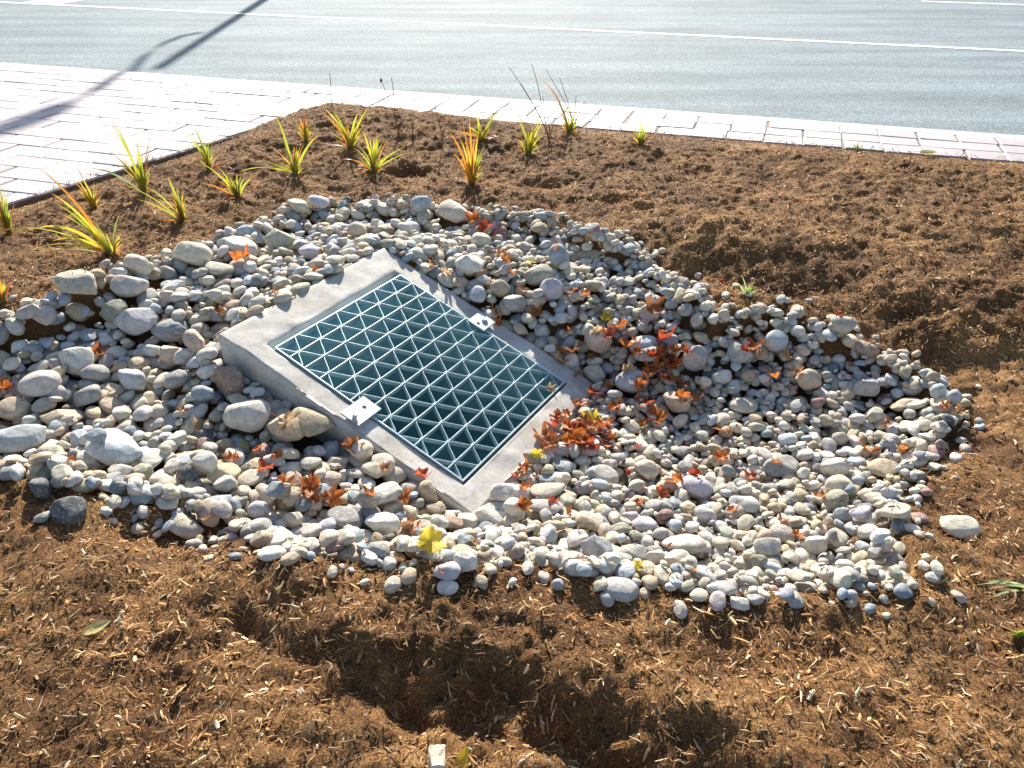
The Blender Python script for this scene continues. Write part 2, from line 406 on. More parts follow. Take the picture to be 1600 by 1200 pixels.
# ---------------------------------------------------------------- paving, kerb, road
def rc(s, n): return e_dir * s + n_dir * n          # road coordinates -> world xy
def clip_poly(P, nrm, c):
    out = []
    for i in range(len(P)):
        a, b = P[i], P[(i + 1) % len(P)]; da, db = a @ nrm - c, b @ nrm - c
        if da >= 0: out.append(a)
        if (da >= 0) != (db >= 0): out.append(a + (b - a) * da / (da - db))
    return out
KW = .13
apex_s = float(apex @ e_dir)
bm = bmesh.new(); tl = bm.verts.layers.float_color.new('tint'); rr = random.Random(5)
PW, PL = (KERB_N - KW - nR) / 3, .268
row = 0; nrow = int(7.0 / PW)
for r in range(nrow):
    n1 = KERB_N - KW - r * PW; n0 = n1 - PW
    for c in range(-50, 34):
        PL = .268 if r < 3 else .41
        right = r < 3 and (c + .5) * PL > apex_s
        sh = 0 if (c * PL > apex_s - .2) else (.5 * PL * (r % 2))
        s0 = c * PL + sh + (rr.random() - .5) * .02; s1 = s0 + PL
        if r >= 3 and s0 > apex_s + .6: continue
        P = [rc(s0, n0), rc(s1, n0), rc(s1, n1), rc(s0, n1)]
        if r >= 3 or (s0 < apex_s and False): P = clip_poly(P, nL, cL + .006)
        if len(P) < 3: continue
        P = [p + np.array([rr.random() - .5, rr.random() - .5]) * .012 for p in P]
        ctr = sum(P) / len(P)
        area = abs(sum(P[i][0] * P[(i + 1) % len(P)][1] - P[(i + 1) % len(P)][0] * P[i][1] for i in range(len(P)))) / 2
        if area < .004: continue
        t = .35 + rr.random() * .07; w = rr.random() * .03
        col = (t, t * (.915 - w), t * (.965 - w), 1); dz = (rr.random() - .5) * .006; tx, ty = (rr.random() - .5) * .012, (rr.random() - .5) * .012
        def ring(inset, z):
            vs = []
            for p in P:
                d = ctr - p; L = np.linalg.norm(d); q = p + d / L * inset
                v = bm.verts.new((q[0], q[1], z + dz + (q[0] - ctr[0]) * tx + (q[1] - ctr[1]) * ty)); v[tl] = col; vs.append(v)
            return vs
        r0, r1, r2 = ring(.0045, -.06), ring(.0045, -.006), ring(.014, 0)
        m = len(P)
        for A, B in ((r0, r1), (r1, r2)):
            for i in range(m): bm.faces.new((A[i], A[(i + 1) % m], B[(i + 1) % m], B[i]))
        bm.faces.new(r2)
o = bm_obj('pavement', bm, M_paver); tag(o, kind='structure')
def slab(name, poly, z0, z1, mat, kind='structure'):
    bm = bmesh.new(); b = [bm.verts.new((p[0], p[1], z0)) for p in poly]; t = [bm.verts.new((p[0], p[1], z1)) for p in poly]
    n = len(poly); bm.faces.new(t); bm.faces.new(b[::-1])
    for i in range(n): bm.faces.new((b[i], b[(i + 1) % n], t[(i + 1) % n], t[i]))
    bmesh.ops.recalc_face_normals(bm, faces=bm.faces)
    return tag(bm_obj(name, bm, mat), kind=kind)
# mortar bed below the pavers; its brown edge shows above the mulch
sL = -40.
farL = apex - dL * 30
slab('pavement_base', [rc(40, KERB_N - KW), rc(40, nR), apex, farL, farL + nL * 60, rc(-70, KERB_N - KW)], -.3, -.0085, M_joint)
slab('kerb', [rc(-150, KERB_N), rc(-150, KERB_N - KW + .004), rc(150, KERB_N - KW + .004), rc(150, KERB_N)], -.3, -.004, M_kerb)
RZ = -.10
def sheet(name, P, z, mat): 
    V = np.array([[p[0], p[1], z] for p in P]); return tag(mobj(name, mesh_np(name, V, np.arange(len(P))[None]), mat), kind='structure')
sheet('road', [rc(-300, KERB_N - .02), rc(300, KERB_N - .02), rc(300, KERB_N + 300), rc(-300, KERB_N + 300)], RZ, M_asph)
lp = onz([(120, 7), (400, 21), (800, 44), (1200, 63), (1600, 81)], RZ) @ n_dir
LN = float(np.mean(lp))
sheet('lane_line', [rc(-120, LN - .06), rc(120, LN - .06), rc(120, LN + .06), rc(-120, LN + .06)], RZ + .004, M_paint)
q2 = onz([(1440, 2), (1600, 8)], RZ); L2 = float(np.mean(q2 @ n_dir)); s2 = float(q2[0] @ e_dir)
sheet('lane_line', [rc(s2, L2 - .06), rc(s2 + 3, L2 - .06), rc(s2 + 3, L2 + .06), rc(s2, L2 + .06)], RZ + .004, M_paint)
q3 = onz([(10, 18), (140, 1)], RZ); s3 = float(np.mean(q3 @ e_dir))
sheet('stop_line', [rc(s3 - .75, LN + .1), rc(s3, LN + .1), rc(s3, LN + 5), rc(s3 - .75, LN + 5)], RZ + .004, M_paint)
q4 = onz([(0, 22)], RZ)

# ---------------------------------------------------------------- concrete box
def ringpts(a0, a1, b0, b1, n=46):
    t = np.linspace(0, 1, n, endpoint=False)
    return np.concatenate([np.stack([a0 + (a1 - a0) * t, np.full(n, b0)], 1), np.stack([np.full(n, a1), b0 + (b1 - b0) * t], 1),
                           np.stack([a1 + (a0 - a1) * t, np.full(n, b1)], 1), np.stack([np.full(n, a0), b1 + (b0 - b1) * t], 1)])
inn = ringpts(-IU, IU, -IS - .030, IS); out = ringpts(OU0, OU1, OS0, OS1)
ch = .010 + .012 * np.clip(fbm(out[:, 0] * 1 + 5, out[:, 1], .07, 3, 3) + .1, 0, 1.2)          # chipped arris
N = len(inn); VV = []
def push(p, z): VV.append(np.stack([GC[0] + gu[0] * p[:, 0] + gs[0] * p[:, 1], GC[1] + gu[1] * p[:, 0] + gs[1] * p[:, 1], z], 1))
def lerp(t): return inn * (1 - t) + out * t
dirn = (out - inn); dirn /= np.linalg.norm(dirn, axis=1)[:, None]
push(inn, rimz(inn[:, 1]) - .030)
push(inn + dirn * 0, rimz(inn[:, 1]) - .006)
push(inn + dirn * .004, rimz(inn[:, 1]))
L = np.linalg.norm(out - inn, axis=1)
for t in np.linspace(.08, .92, 9):
    p = inn + (out - inn) * t; push(p, rimz(p[:, 1]) + .0035 * fbm(p[:, 0], p[:, 1], .09, 4, 2))
p = out - dirn * (ch * 1.1)[:, None]; push(p, rimz(p[:, 1]) - .001)
p = out - dirn * (ch * .35)[:, None]; push(p, rimz(p[:, 1]) - ch * .45)
push(out, rimz(out[:, 1]) - ch)
for dz in (.06, .12, .2, .4, 1.15):
    p = out + dirn * .002 * fbm(out[:, 0], out[:, 1] + dz, .1, 3, 8)[:, None]; push(p, rimz(out[:, 1]) - dz if dz < 1 else np.full(N, -1.25))
V = np.concatenate(VV); K = len(VV); idx = np.arange(K * N).reshape(K, N)
F = np.stack([idx[:-1], np.roll(idx[:-1], -1, 1), np.roll(idx[1:], -1, 1), idx[1:]], -1).reshape(-1, 4)
box = empty('catch_basin', world(0, 0, 0).tolist())
tag(box, 'pale concrete catch basin box with a sloping rim half buried in river stones', 'catch basin')
inv = -np.array(world(0, 0, 0))
o = mobj('concrete_rim', mesh_np('concrete_rim', V + inv, F), M_conc, box)
# pit: ledge under the frame, four walls, floor
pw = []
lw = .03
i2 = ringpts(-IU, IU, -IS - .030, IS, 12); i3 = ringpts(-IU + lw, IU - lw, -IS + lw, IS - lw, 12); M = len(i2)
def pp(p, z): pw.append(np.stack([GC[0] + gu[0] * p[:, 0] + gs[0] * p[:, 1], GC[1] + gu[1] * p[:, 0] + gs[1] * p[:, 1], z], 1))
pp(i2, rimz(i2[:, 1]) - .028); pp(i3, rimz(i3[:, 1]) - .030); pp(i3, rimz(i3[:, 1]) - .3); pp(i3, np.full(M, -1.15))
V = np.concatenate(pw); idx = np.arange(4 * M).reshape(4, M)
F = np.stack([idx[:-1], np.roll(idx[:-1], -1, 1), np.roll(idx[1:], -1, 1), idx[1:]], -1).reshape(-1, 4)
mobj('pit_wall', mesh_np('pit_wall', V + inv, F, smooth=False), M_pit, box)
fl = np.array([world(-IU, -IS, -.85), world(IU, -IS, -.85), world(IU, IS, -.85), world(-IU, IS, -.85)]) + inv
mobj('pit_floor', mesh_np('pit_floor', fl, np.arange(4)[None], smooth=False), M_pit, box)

# ---------------------------------------------------------------- grate
grot = Matrix(((gu[0], gs[0] * math.cos(TH), gs[0] * math.sin(TH)), (gu[1], gs[1] * math.cos(TH), gs[1] * math.sin(TH)), (0, -math.sin(TH), math.cos(TH)))).to_4x4()
grate = empty('drain_grate'); grate.matrix_world = Matrix.Translation(Vector(GC.tolist())) @ grot
tag(grate, 'galvanised steel honeycomb drain grate lying on the sloping concrete box', 'drain grate')
def strip(pts, th, z0, z1, name, mat=M_galv, round_=.0):
    """upright bar following pts in the grate plane"""
    pts = np.array(pts, float); n = len(pts); d = np.gradient(pts, axis=0); d /= np.linalg.norm(d, axis=1)[:, None]; nn = np.stack([-d[:, 1], d[:, 0]], 1)
    prof = [(-.5, z0), (-.5, z1 - th * .25), (-.25, z1), (.25, z1), (.5, z1 - th * .25), (.5, z0)]
    V = np.concatenate([np.column_stack([pts + nn * th * k, np.full(n, z)]) for k, z in prof]); m = len(prof)
    idx = np.arange(m * n).reshape(m, n); F = [np.stack([idx[i, :-1], idx[i, 1:], idx[(i + 1) % m, 1:], idx[(i + 1) % m, :-1]], -1) for i in range(m)]
    caps = np.array([idx[::-1, 0], idx[:, -1]])
    return mobj(name, mesh_np(name, V, [np.concatenate(F), caps], smooth=False), mat, grate)
hw, hl = GW / 2, GL / 2
# outer frame: four mitred angle bars in one mesh
bm = bmesh.new()
def frame_ring(prof):
    vs = []
    for k, z in prof: vs.append([bm.verts.new((sx * (hw - k), sy * (hl - k), z)) for sx, sy in ((-1, -1), (1, -1), (1, 1), (-1, 1))])
    for i in range(len(prof)):
        A, B = vs[i], vs[(i + 1) % len(prof)]
        for j in range(4): bm.faces.new((A[j], A[(j + 1) % 4], B[(j + 1) % 4], B[j]))
frame_ring([(0, -.034), (0, -.003), (.002, 0), (.006, 0), (.008, -.003), (.008, -.034)])
bmesh.ops.recalc_face_normals(bm, faces=bm.faces); bm_obj('frame', bm, M_galv, grate)
NB = 12; pitch_b = GL / NB
for i in range(1, NB):
    y = -hl + i * pitch_b; strip([(-hw + .008, y), (0, y + .0006 * math.sin(i)), (hw - .008, y)], .0050, -.024, .0015, 'bearing_bar')
NP = 6.5; per = GW / NP
for i in range(NB):
    y0 = -hl + i * pitch_b; ph = 0 if i % 2 == 0 else .5
    pts = []; tmax = GW - .03; x = .015
    # trapezoid wave: short flats where it is riveted to each straight bar
    lo, hi_ = y0 + .0055, y0 + pitch_b - .0055
    for s in np.linspace(.012, GW - .012, 118):
        f = (s / per + ph + .12) % 1.0
        if f < .16: v = 0
        elif f < .5: v = (f - .16) / .34
        elif f < .66: v = 1
        else: v = 1 - (f - .66) / .34
        pts.append((-hw + s, lo + (hi_ - lo) * v))
    strip(pts, .0027, -.023, -.001 + .0008 * math.sin(i * 2.1), 'crimped_bar')
def clip_thing(corners_px, bolt_px, hole_px, label, bolt_h):
    Pl = GC + np.array([0, 0, 0])
    nrm = np.array([gs[0] * math.sin(TH), gs[1] * math.sin(TH), math.cos(TH)]); off = .011
    def pl(px):
        d = rays([px])[0]; o = np.array([0, 0, CH]); t = ((Pl + nrm * off - o) @ nrm) / (d @ nrm); w = o + d * t - Pl
        v = grot.to_3x3().transposed() @ Vector(w.tolist()); return v
    loc = [pl(c) for c in corners_px]; c = sum(loc, Vector()) / 4
    root = empty('hold_down_clip'); root.matrix_world = Matrix.Translation(Vector(GC.tolist())) @ grot @ Matrix.Translation(c)
    tag(root, label, 'clip', 'hold-down clips of the drain grate')
    xs_ = [v.x - c.x for v in loc]; ys_ = [v.y - c.y for v in loc]; w = (max(xs_) - min(xs_)) / 2 * .97; h = (max(ys_) - min(ys_)) / 2 * .97
    h = min(h, .062); bm = bmesh.new()
    bmesh.ops.create_cube(bm, size=1); bmesh.ops.scale(bm, vec=(w * 2, h * 2, .007), verts=bm.verts)
    bmesh.ops.bevel(bm, geom=bm.edges[:], offset=.002, segments=2, affect='EDGES'); bm_obj('plate', bm, M_plate, root)
    b = pl(bolt_px) - c; hp = pl(hole_px) - c
    bm = bmesh.new(); bmesh.ops.create_cone(bm, cap_ends=True, segments=18, radius1=.009, radius2=.009, depth=bolt_h)
    bmesh.ops.translate(bm, vec=(0, 0, bolt_h / 2), verts=bm.verts); bmesh.ops.bevel(bm, geom=[e for e in bm.edges if e.calc_length() < .005], offset=.001, segments=1, affect='EDGES')
    r6 = bmesh.ops.create_cone(bm, cap_ends=True, segments=6, radius1=.015, radius2=.0145, depth=.008)['verts']; bmesh.ops.translate(bm, vec=(0, 0, .0075), verts=r6)
    o = bm_obj('bolt', bm, M_plate, root); o.location = b
    bm = bmesh.new(); bmesh.ops.create_cone(bm, cap_ends=True, segments=20, radius1=.0085, radius2=.0085, depth=.0004)  # thin dark disc laid on the plate, no real opening
    o = bm_obj('bolt_hole', bm, M_hole, root); o.location = (hp.x, hp.y, .0038)
clip_thing([(531, 644), (573, 621), (594, 641), (557, 664)], (553, 657), (569, 637), 'square steel clip with a tall bolt on the near left edge of the grate', .036)
clip_thing([(730, 501), (749, 488), (776, 504), (755, 517)], (757, 502), (747, 506), 'square steel clip with a short bolt on the far right edge of the grate', .014)

# ---------------------------------------------------------------- river stones
def ico(sub):
    bm = bmesh.new(); bmesh.ops.create_icosphere(bm, subdivisions=sub, radius=1)
    V = np.array([v.co[:] for v in bm.verts]); F = np.array([[v.index for v in f.verts] for f in bm.faces]); bm.free(); return V, F
ICO = {k: ico(k) for k in (2, 3, 4)}
def n3(P, s, seed): return (vnoise(P[:, 0] * s + seed, P[:, 1] * s - seed) + vnoise(P[:, 1] * s + 3.1, P[:, 2] * s + seed * 2) + vnoise(P[:, 2] * s - 7, P[:, 0] * s + seed * 3)) / 3
def stone_shape(seed, lvl, ang=0.4):
    V, F = ICO[lvl]; r = np.random.default_rng(seed); V = V.copy()
    P = V * (1 + (.22 + .18 * ang) * n3(V, 1.1, seed * 1.7))[:, None]
    for k in range(int(3 + 6 * ang)):
        n = r.normal(size=3); n /= np.linalg.norm(n); d = r.uniform(.66, .92) - .12 * ang
        h = P @ n - d; P = P - n * (np.clip(h, 0, None) * (.72 + .2 * ang))[:, None]
    P = P * (1 + .045 * n3(P, 3.3, seed + 5))[:, None]
    if ang > .6: P = P * (1 + .05 * n3(P, 7.0, seed + 9))[:, None]
    mn, mx = P.min(0), P.max(0); return (P - (mn + mx) / 2) / ((mx - mn) / 2)
NV = 22
SH = {l: [stone_shape(s, l, .15 + .85 * ((s * .37) % 1)) for s in range(NV)] for l in (2, 3)}
ROUND = [s for s in range(NV) if (s * .37) % 1 < .45]; ANGULAR = [s for s in range(NV) if (s * .37) % 1 > .62]

PALETTE = {   # base colours of the stones themselves
 'white': (.64, .61, .54), 'cream': (.62, .55, .425), 'tan': (.50, .405, .275), 'peach': (.55, .42, .33), 'pink': (.52, .455, .42),
 'grey': (.38, .37, .345), 'blue grey': (.34, .39, .43), 'pale blue': (.50, .53, .545), 'lavender': (.50, .48, .505), 'olive': (.37, .36, .27),
 'brown': (.30, .215, .16), 'dark grey': (.13, .135, .145), 'slate': (.20, .235, .26), 'red brown': (.33, .19, .16)}
WTS = {'white': 20, 'cream': 28, 'tan': 18, 'peach': 3, 'pink': 4, 'grey': 13, 'blue grey': 5, 'pale blue': 5, 'lavender': 4, 'olive': 4, 'brown': 2, 'dark grey': .8, 'slate': 1.5, 'red brown': .8}
PK = list(WTS); PWt = np.array([WTS[k] for k in PK]); PWt = PWt / PWt.sum()

# surveyed cobbles: px x, px y, width px, height px, colour, r(ound)/a(ngular)/f(lat), tilt in view deg, label
HAND = [
(128,457,66,30,'cream','a',8,'broad cream cobble at the far left edge of the stone bed'),
(209,467,56,36,'pink','r',10,'smooth pinkish oval cobble near the far left edge of the stones'),
(222,428,44,34,'cream','a',0,None),(307,414,60,40,'cream','a',5,'big cream boulder highest on the far left of the stone bed'),
(220,518,60,46,'lavender','a',15,'chunky lavender grey boulder left of the concrete box corner'),
(155,597,44,30,'grey','r',5,'dark speckled oval cobble leaning on a white pitted one'),
(128,581,56,36,'white','a',12,None),(71,622,62,42,'pink','r',5,'rounded pinkish cream cobble close to the left picture edge'),
(27,650,48,38,'tan','r',0,None),(36,692,80,44,'pale blue','a',-16,'long pale blue boulder with a crack at the left picture edge'),
(188,712,92,48,'pale blue','a',16,'longest bluish white boulder with a small grey stone on it'),
(165,720,32,24,'blue grey','r',0,'small smooth blue grey stone resting on the long bluish boulder'),
(102,658,58,30,'tan','a',5,'rough flat tan cobble left of the bluish white boulder'),
(392,660,72,54,'white','r',0,'large white egg-shaped cobble in front of the concrete box side'),
(362,600,50,54,'brown','a',20,'rough dark pinkish boulder against the concrete box side'),
(213,612,44,36,'pale blue','a',10,'squarish pale blue cobble among cream ones'),
(280,610,42,28,'grey','r',0,None),(278,568,44,28,'peach','a',5,'orange tan faceted cobble left of the concrete box'),
(314,564,40,38,'peach','a',35,None),(142,630,50,32,'grey','a',-5,None),
(456,690,58,46,'tan','a',20,'craggy tan boulder below the white egg-shaped cobble'),
(499,678,68,38,'tan','r',3,'wide tan boulder touching the concrete below the left clip'),
(105,783,58,40,'dark grey','a',10,'dark grey wedge-shaped rock in the mulch lower left'),
(61,748,38,36,'dark grey','a',40,'muddy dark rock at the mulch edge lower left'),
(63,792,30,20,'grey','r',0,'small grey stone beside the dark wedge-shaped rock'),
(299,758,30,28,'dark grey','a',10,'dark grey cobble among white stones lower left'),
(289,810,54,32,'cream','a',5,'flat cream slab stone at the lower left mulch edge'),
(408,810,34,30,'lavender','r',10,None),(270,524,54,26,'grey','r',-6,'smooth grey brown oval cobble upper left of the concrete corner'),
(283,541,28,20,'slate','a',0,None),(186,503,42,28,'olive','a',0,None),(380,397,52,28,'white','a',5,'whitish cobble holding an orange leaf behind the box'),
(347,436,46,24,'cream','r',8,None),(330,748,36,34,'white','r',0,None),(262,765,44,28,'cream','a',8,None),(100,600,30,22,'tan','r',0,None),
(734,429,44,32,'white','a',8,'rough whitish block right behind the grate'),
(861,461,37,42,'lavender','r',10,'round lavender grey disc stone standing up behind the grate'),
(841,438,46,30,'olive','r',-12,'mottled olive cobble above the round disc stone'),
(872,415,34,33,'blue grey','r',0,'round blue cobble above the olive one'),
(803,486,38,30,'grey','a',0,'grey brown block beside the right hand clip'),
(781,464,31,28,'tan','r',0,None),(710,338,52,26,'cream','a',22,'long cream cobble beside the red leaf at the top of the stones'),
(660,338,32,28,'blue grey','r',0,'blue grey round cobble near the top edge of the stones'),
(441,391,44,36,'cream','a',12,'squarish cream block behind the concrete box'),
(485,405,32,24,'lavender','a',0,None),(500,325,34,20,'lavender','r',8,'lavender oval stone at the top left edge of the stones'),(468,336,32,22,'cream','a',0,None),
(752,388,32,26,'cream','r',0,None),(640,368,34,22,'white','a',5,None),(560,372,30,22,'cream','r',0,None),
(933,548,42,38,'peach','r',10,'round peach tan cobble among the fallen leaves'),
(986,605,52,38,'lavender','r',12,'big lavender and white cobble right of the grate corner'),
(914,602,38,38,'cream','a',30,'tall cream cobble just right of the grate corner'),
(1083,573,38,48,'pink','a',0,'pale cone-shaped stone standing upright right of the leaves'),
(1055,640,44,36,'peach','a',25,'peach coloured blocky cobble below the leaf pile'),
(1151,570,38,32,'grey','r',35,None),(1127,594,32,26,'white','a',0,None),(1004,546,44,26,'pale blue','r',10,None),(1010,568,40,22,'grey','a',0,None),
(875,705,46,28,'pink','a',12,'pinkish cream wedge stone below the heap of leaves'),
(891,573,26,28,'white','r',0,None),(1014,497,34,24,'pink','a',0,None),
(1208,552,37,38,'pale blue','r',0,'plump pale blue cobble beside an orange leaf on the right'),
(1258,608,38,34,'tan','r',0,'round tan cobble in the right half of the stones'),
(1312,526,42,28,'cream','r',0,'cream cobble at the upper right edge of the stones'),
(1354,542,40,24,'brown','a',10,'brown cobble at the upper right edge of the stones'),
(1348,622,37,34,'grey','a',10,None),(1410,642,44,20,'tan','a',0,None),(1388,698,30,30,'grey','a',0,'speckled grey block beside an orange leaf on the right'),
(1216,738,54,28,'grey','a',5,'rough dark grey slab stone on the right'),
(1300,742,42,34,'white','a',10,'white pointed cobble on the right'),
(1306,768,44,32,'cream','r',5,None),(1300,796,38,28,'olive','r',0,'grey green cobble below the cream one on the right'),
(1376,742,46,24,'tan','r',8,None),(1312,812,28,28,'pale blue','a',0,None),(1340,816,34,24,'lavender','r',0,None),(1396,808,44,20,'cream','r',12,None),
(1196,866,42,34,'white','r',0,None),(1270,860,34,32,'white','a',0,None),(1220,843,44,20,'pink','r',-8,None),
(1504,806,58,34,'cream','r',14,'large cream stone lying alone on the mulch at right'),
(1438,798,30,17,'red brown','r',0,'reddish brown stone between the lone stone and the bed'),
(1414,910,32,16,'slate','r',0,'flat slate blue stone at the lower right end of the bed'),
(1460,626,24,26,'pale blue','r',0,None),(1488,628,24,24,'pale blue','r',0,'pale blue stone farthest right in the bed'),
(1454,594,22,20,'tan','r',0,'yellowish pebble outside the right tip of the bed'),(1274,645,22,20,'red brown','r',0,'reddish pebble in the right half of the stones'),
(1008,747,38,28,'cream','r',20,None),(855,772,54,30,'cream','r',10,'cream cobble lying behind the smooth pinkish one'),
(852,799,56,32,'pink','r',16,'smooth pinkish long cobble below the grate corner'),
(971,896,58,36,'grey','r',5,'speckled grey white cobble at the near edge of the stones'),
(931,866,48,42,'lavender','a',35,'two-toned white and lavender boulder at the near edge'),
(913,885,27,20,'blue grey','r',0,None),(872,897,21,18,'lavender','r',0,None),
(1067,861,68,30,'white','a',14,'broad white flat boulder near the front edge of the stones'),
(1058,882,44,28,'cream','a',0,None),(1005,825,40,28,'lavender','r',0,None),(1088,768,52,36,'lavender','a',0,'lavender grey boulder right of two small red leaves'),
(1023,877,30,26,'white','a',0,None),(765,760,60,38,'white','r',5,'large rounded white cobble just below the lowest grate corner'),
(786,790,42,36,'white','a',0,'pitted white cobble under the large rounded white one'),
(757,808,62,28,'white','a',12,None),(600,831,54,38,'white','a',0,'domed cream white cobble near the lower edge'),
(604,790,62,30,'white','a',3,'flat topped white slab stone below the left rim'),
(649,762,44,28,'grey','r',10,'pitted grey white oval cobble below the concrete rim'),
(684,768,40,36,'tan','a',30,None),(579,807,34,32,'grey','r',0,None),(527,728,38,28,'cream','a',0,None),(568,728,52,28,'cream','a',12,None),
(583,707,42,34,'cream','r',25,'cream cobble against the concrete side below the left clip'),(542,824,56,26,'grey','a',12,None),(699,882,42,32,'lavender','r',0,'pale lavender cobble beside the big yellow leaf'),
(727,872,38,30,'white','a',20,None),(424,856,44,20,'white','r',8,None),(699,905,34,16,'white','r',0,None),(461,829,34,28,'cream','a',20,None),(802,812,38,30,'white','a',-10,None),
(396,760,42,26,'cream','r',0,None),(357,770,36,28,'white','a',0,None),(489,735,36,24,'white','r',10,None),(630,712,40,34,'cream','r',40,None),
(1100,815,36,26,'white','a',0,None),(1160,800,48,20,'white','a',5,None),(1160,640,44,18,'cream','r',5,None),(1310,690,26,22,'cream','r',0,None),(1230,690,30,24,'pale blue','r',0,None),(945,750,44,24,'white','a',10,None),(1130,905,50,26,'grey','a',0,None),(1160,925,36,16,'white','a',0,None),(1095,912,30,18,'cream','r',0,None),
(1163,455,0,0,None,None,0,None)]
HAND = [h for h in HAND if h[4]]

# stone-bed height field, stones settle into it one by one
RES = .006; HX0, HX1, HY0, HY1 = -2.9, 2.9, 1.45, 5.1
hx = np.arange(HX0, HX1, RES); hy = np.arange(HY0, HY1, RES); HXX, HYY = np.meshgrid(hx, hy)
H = ground(HXX, HYY); la, lb = local(HXX, HYY)
inbox = (la > OU0) & (la < OU1) & (lb > OS0) & (lb < OS1)
H = np.where(inbox, rimz(lb), H)
H0 = H.copy()
ID = np.full(H.shape, -1, np.int32)
MASKW = inpoly(HXX, HYY, PEBW)
stones = []
def footprint(x, y, a, b, yaw):
    R_ = max(a, b); i0 = int((y - R_ - HY0) / RES); i1 = int((y + R_ - HY0) / RES) + 2; j0 = int((x - R_ - HX0) / RES); j1 = int((x + R_ - HX0) / RES) + 2
    if i0 < 0 or j0 < 0 or i1 >= H.shape[0] or j1 >= H.shape[1]: return None
    X = hx[j0:j1][None, :] - x; Y = hy[i0:i1][:, None] - y; c, s = math.cos(yaw), math.sin(yaw)
    q = ((X * c + Y * s) / a) ** 2 + ((-X * s + Y * c) / b) ** 2
    return i0, i1, j0, j1, q
def rest(x, y, a, b, c, yaw, pct=82):
    f = footprint(x, y, a, b, yaw)
    if f is None: return None
    i0, i1, j0, j1, q = f; m = q < .92
    if not m.any(): return None
    h = np.sqrt(np.clip(1 - q, 0, 1)) * c
    v = (H[i0:i1, j0:j1] + h)[m]
    return np.percentile(v, pct), f, h
def drop(x, y, a, b, c, yaw, col, shape, hand=-1, pct=82, sink=0.):
    r = rest(x, y, a, b, c, yaw, pct)
    if r is None: return
    z, (i0, i1, j0, j1, q), h = r; z -= sink
    m = q < 1; top = np.where(m, z + h * .96, -9); sub = H[i0:i1, j0:j1]; w = top > sub
    # local slope tilts the stone
    gy_, gx_ = 0., 0.
    if m.sum() > 8:
        X = hx[j0:j1][None, :] - x + 0 * q; Y = hy[i0:i1][:, None] - y + 0 * q; hh = sub[m] - sub[m].mean()
        gx_ = float((X[m] * hh).sum() / ((X[m] ** 2).sum() + 1e-9)); gy_ = float((Y[m] * hh).sum() / ((Y[m] ** 2).sum() + 1e-9))
    sub[w] = top[w]; ID[i0:i1, j0:j1][w] = len(stones)
    stones.append(dict(p=(x, y, z), s=(a, b, c), yaw=yaw, col=col, shape=shape, hand=hand, g=(np.clip(gx_, -.5, .5), np.clip(gy_, -.5, .5))))
R = random.Random(3)
# candidate ground positions with blocks kept clear of the box rim
def okpos(x, y, r):
    a, b = local(x, y); return not (OU0 - r * .45 < a < OU1 + r * .45 and OS0 - r * .30 < b < OS1 + r * .2)
cells = np.argwhere(MASKW)
def spray(n, rmin, rmax, tries, pct=80, power=1.0, dmin=.09):
    for _ in range(n):
        best = None; rr_ = rmin + (rmax - rmin) * R.random() ** power
        for k in range(tries):
            i, j = cells[R.randrange(len(cells))]; x = hx[j] + R.uniform(-.03, .03); y = hy[i] + R.uniform(-.03, .03)
            # smaller stones towards the right-hand side
            sc = 1.22 - .30 * sstep(-.6, .8, x); r = rr_ * sc
            if not okpos(x, y, r): continue
            dep_ = float(peb_depth(x, y))
            if dep_ < dmin and R.random() < .9 - dep_ * 6: continue
            bad = False
            for ox, oy in ((0, 0), (.8, 0), (-.8, 0), (0, .8), (0, -.8)):
                ih = ID[min(max(int((y + oy * r - HY0) / RES), 0), H.shape[0] - 1), min(max(int((x + ox * r - HX0) / RES), 0), H.shape[1] - 1)]
                if ih >= 0 and stones[ih]['hand'] >= 0: bad = True
            if bad: continue
            ii = min(max(int((y - HY0) / RES), 2), H.shape[0] - 3); jj = min(max(int((x - HX0) / RES), 2), H.shape[1] - 3); zz = (H[ii, jj] + H[ii + 2, jj] + H[ii - 2, jj] + H[ii, jj + 2] + H[ii, jj - 2] - 5 * H0[ii, jj]) / 5
            if best is None or zz < best[0]: best = (zz, x, y, r)
        if best is None: continue
        _, x, y, r = best; a = r * R.uniform(.95, 1.3); b = r * R.uniform(.75, 1.0); c = r * R.uniform(.42, .75)
        drop(x, y, a, b, c, R.uniform(0, math.pi), PK[rng.choice(len(PK), p=PWt)], R.randrange(NV), pct=pct)
spray(1900, .020, .042, 7, 68, 1.1, .16)
spray(2000, .017, .038, 8, 72, 1.3, .11)
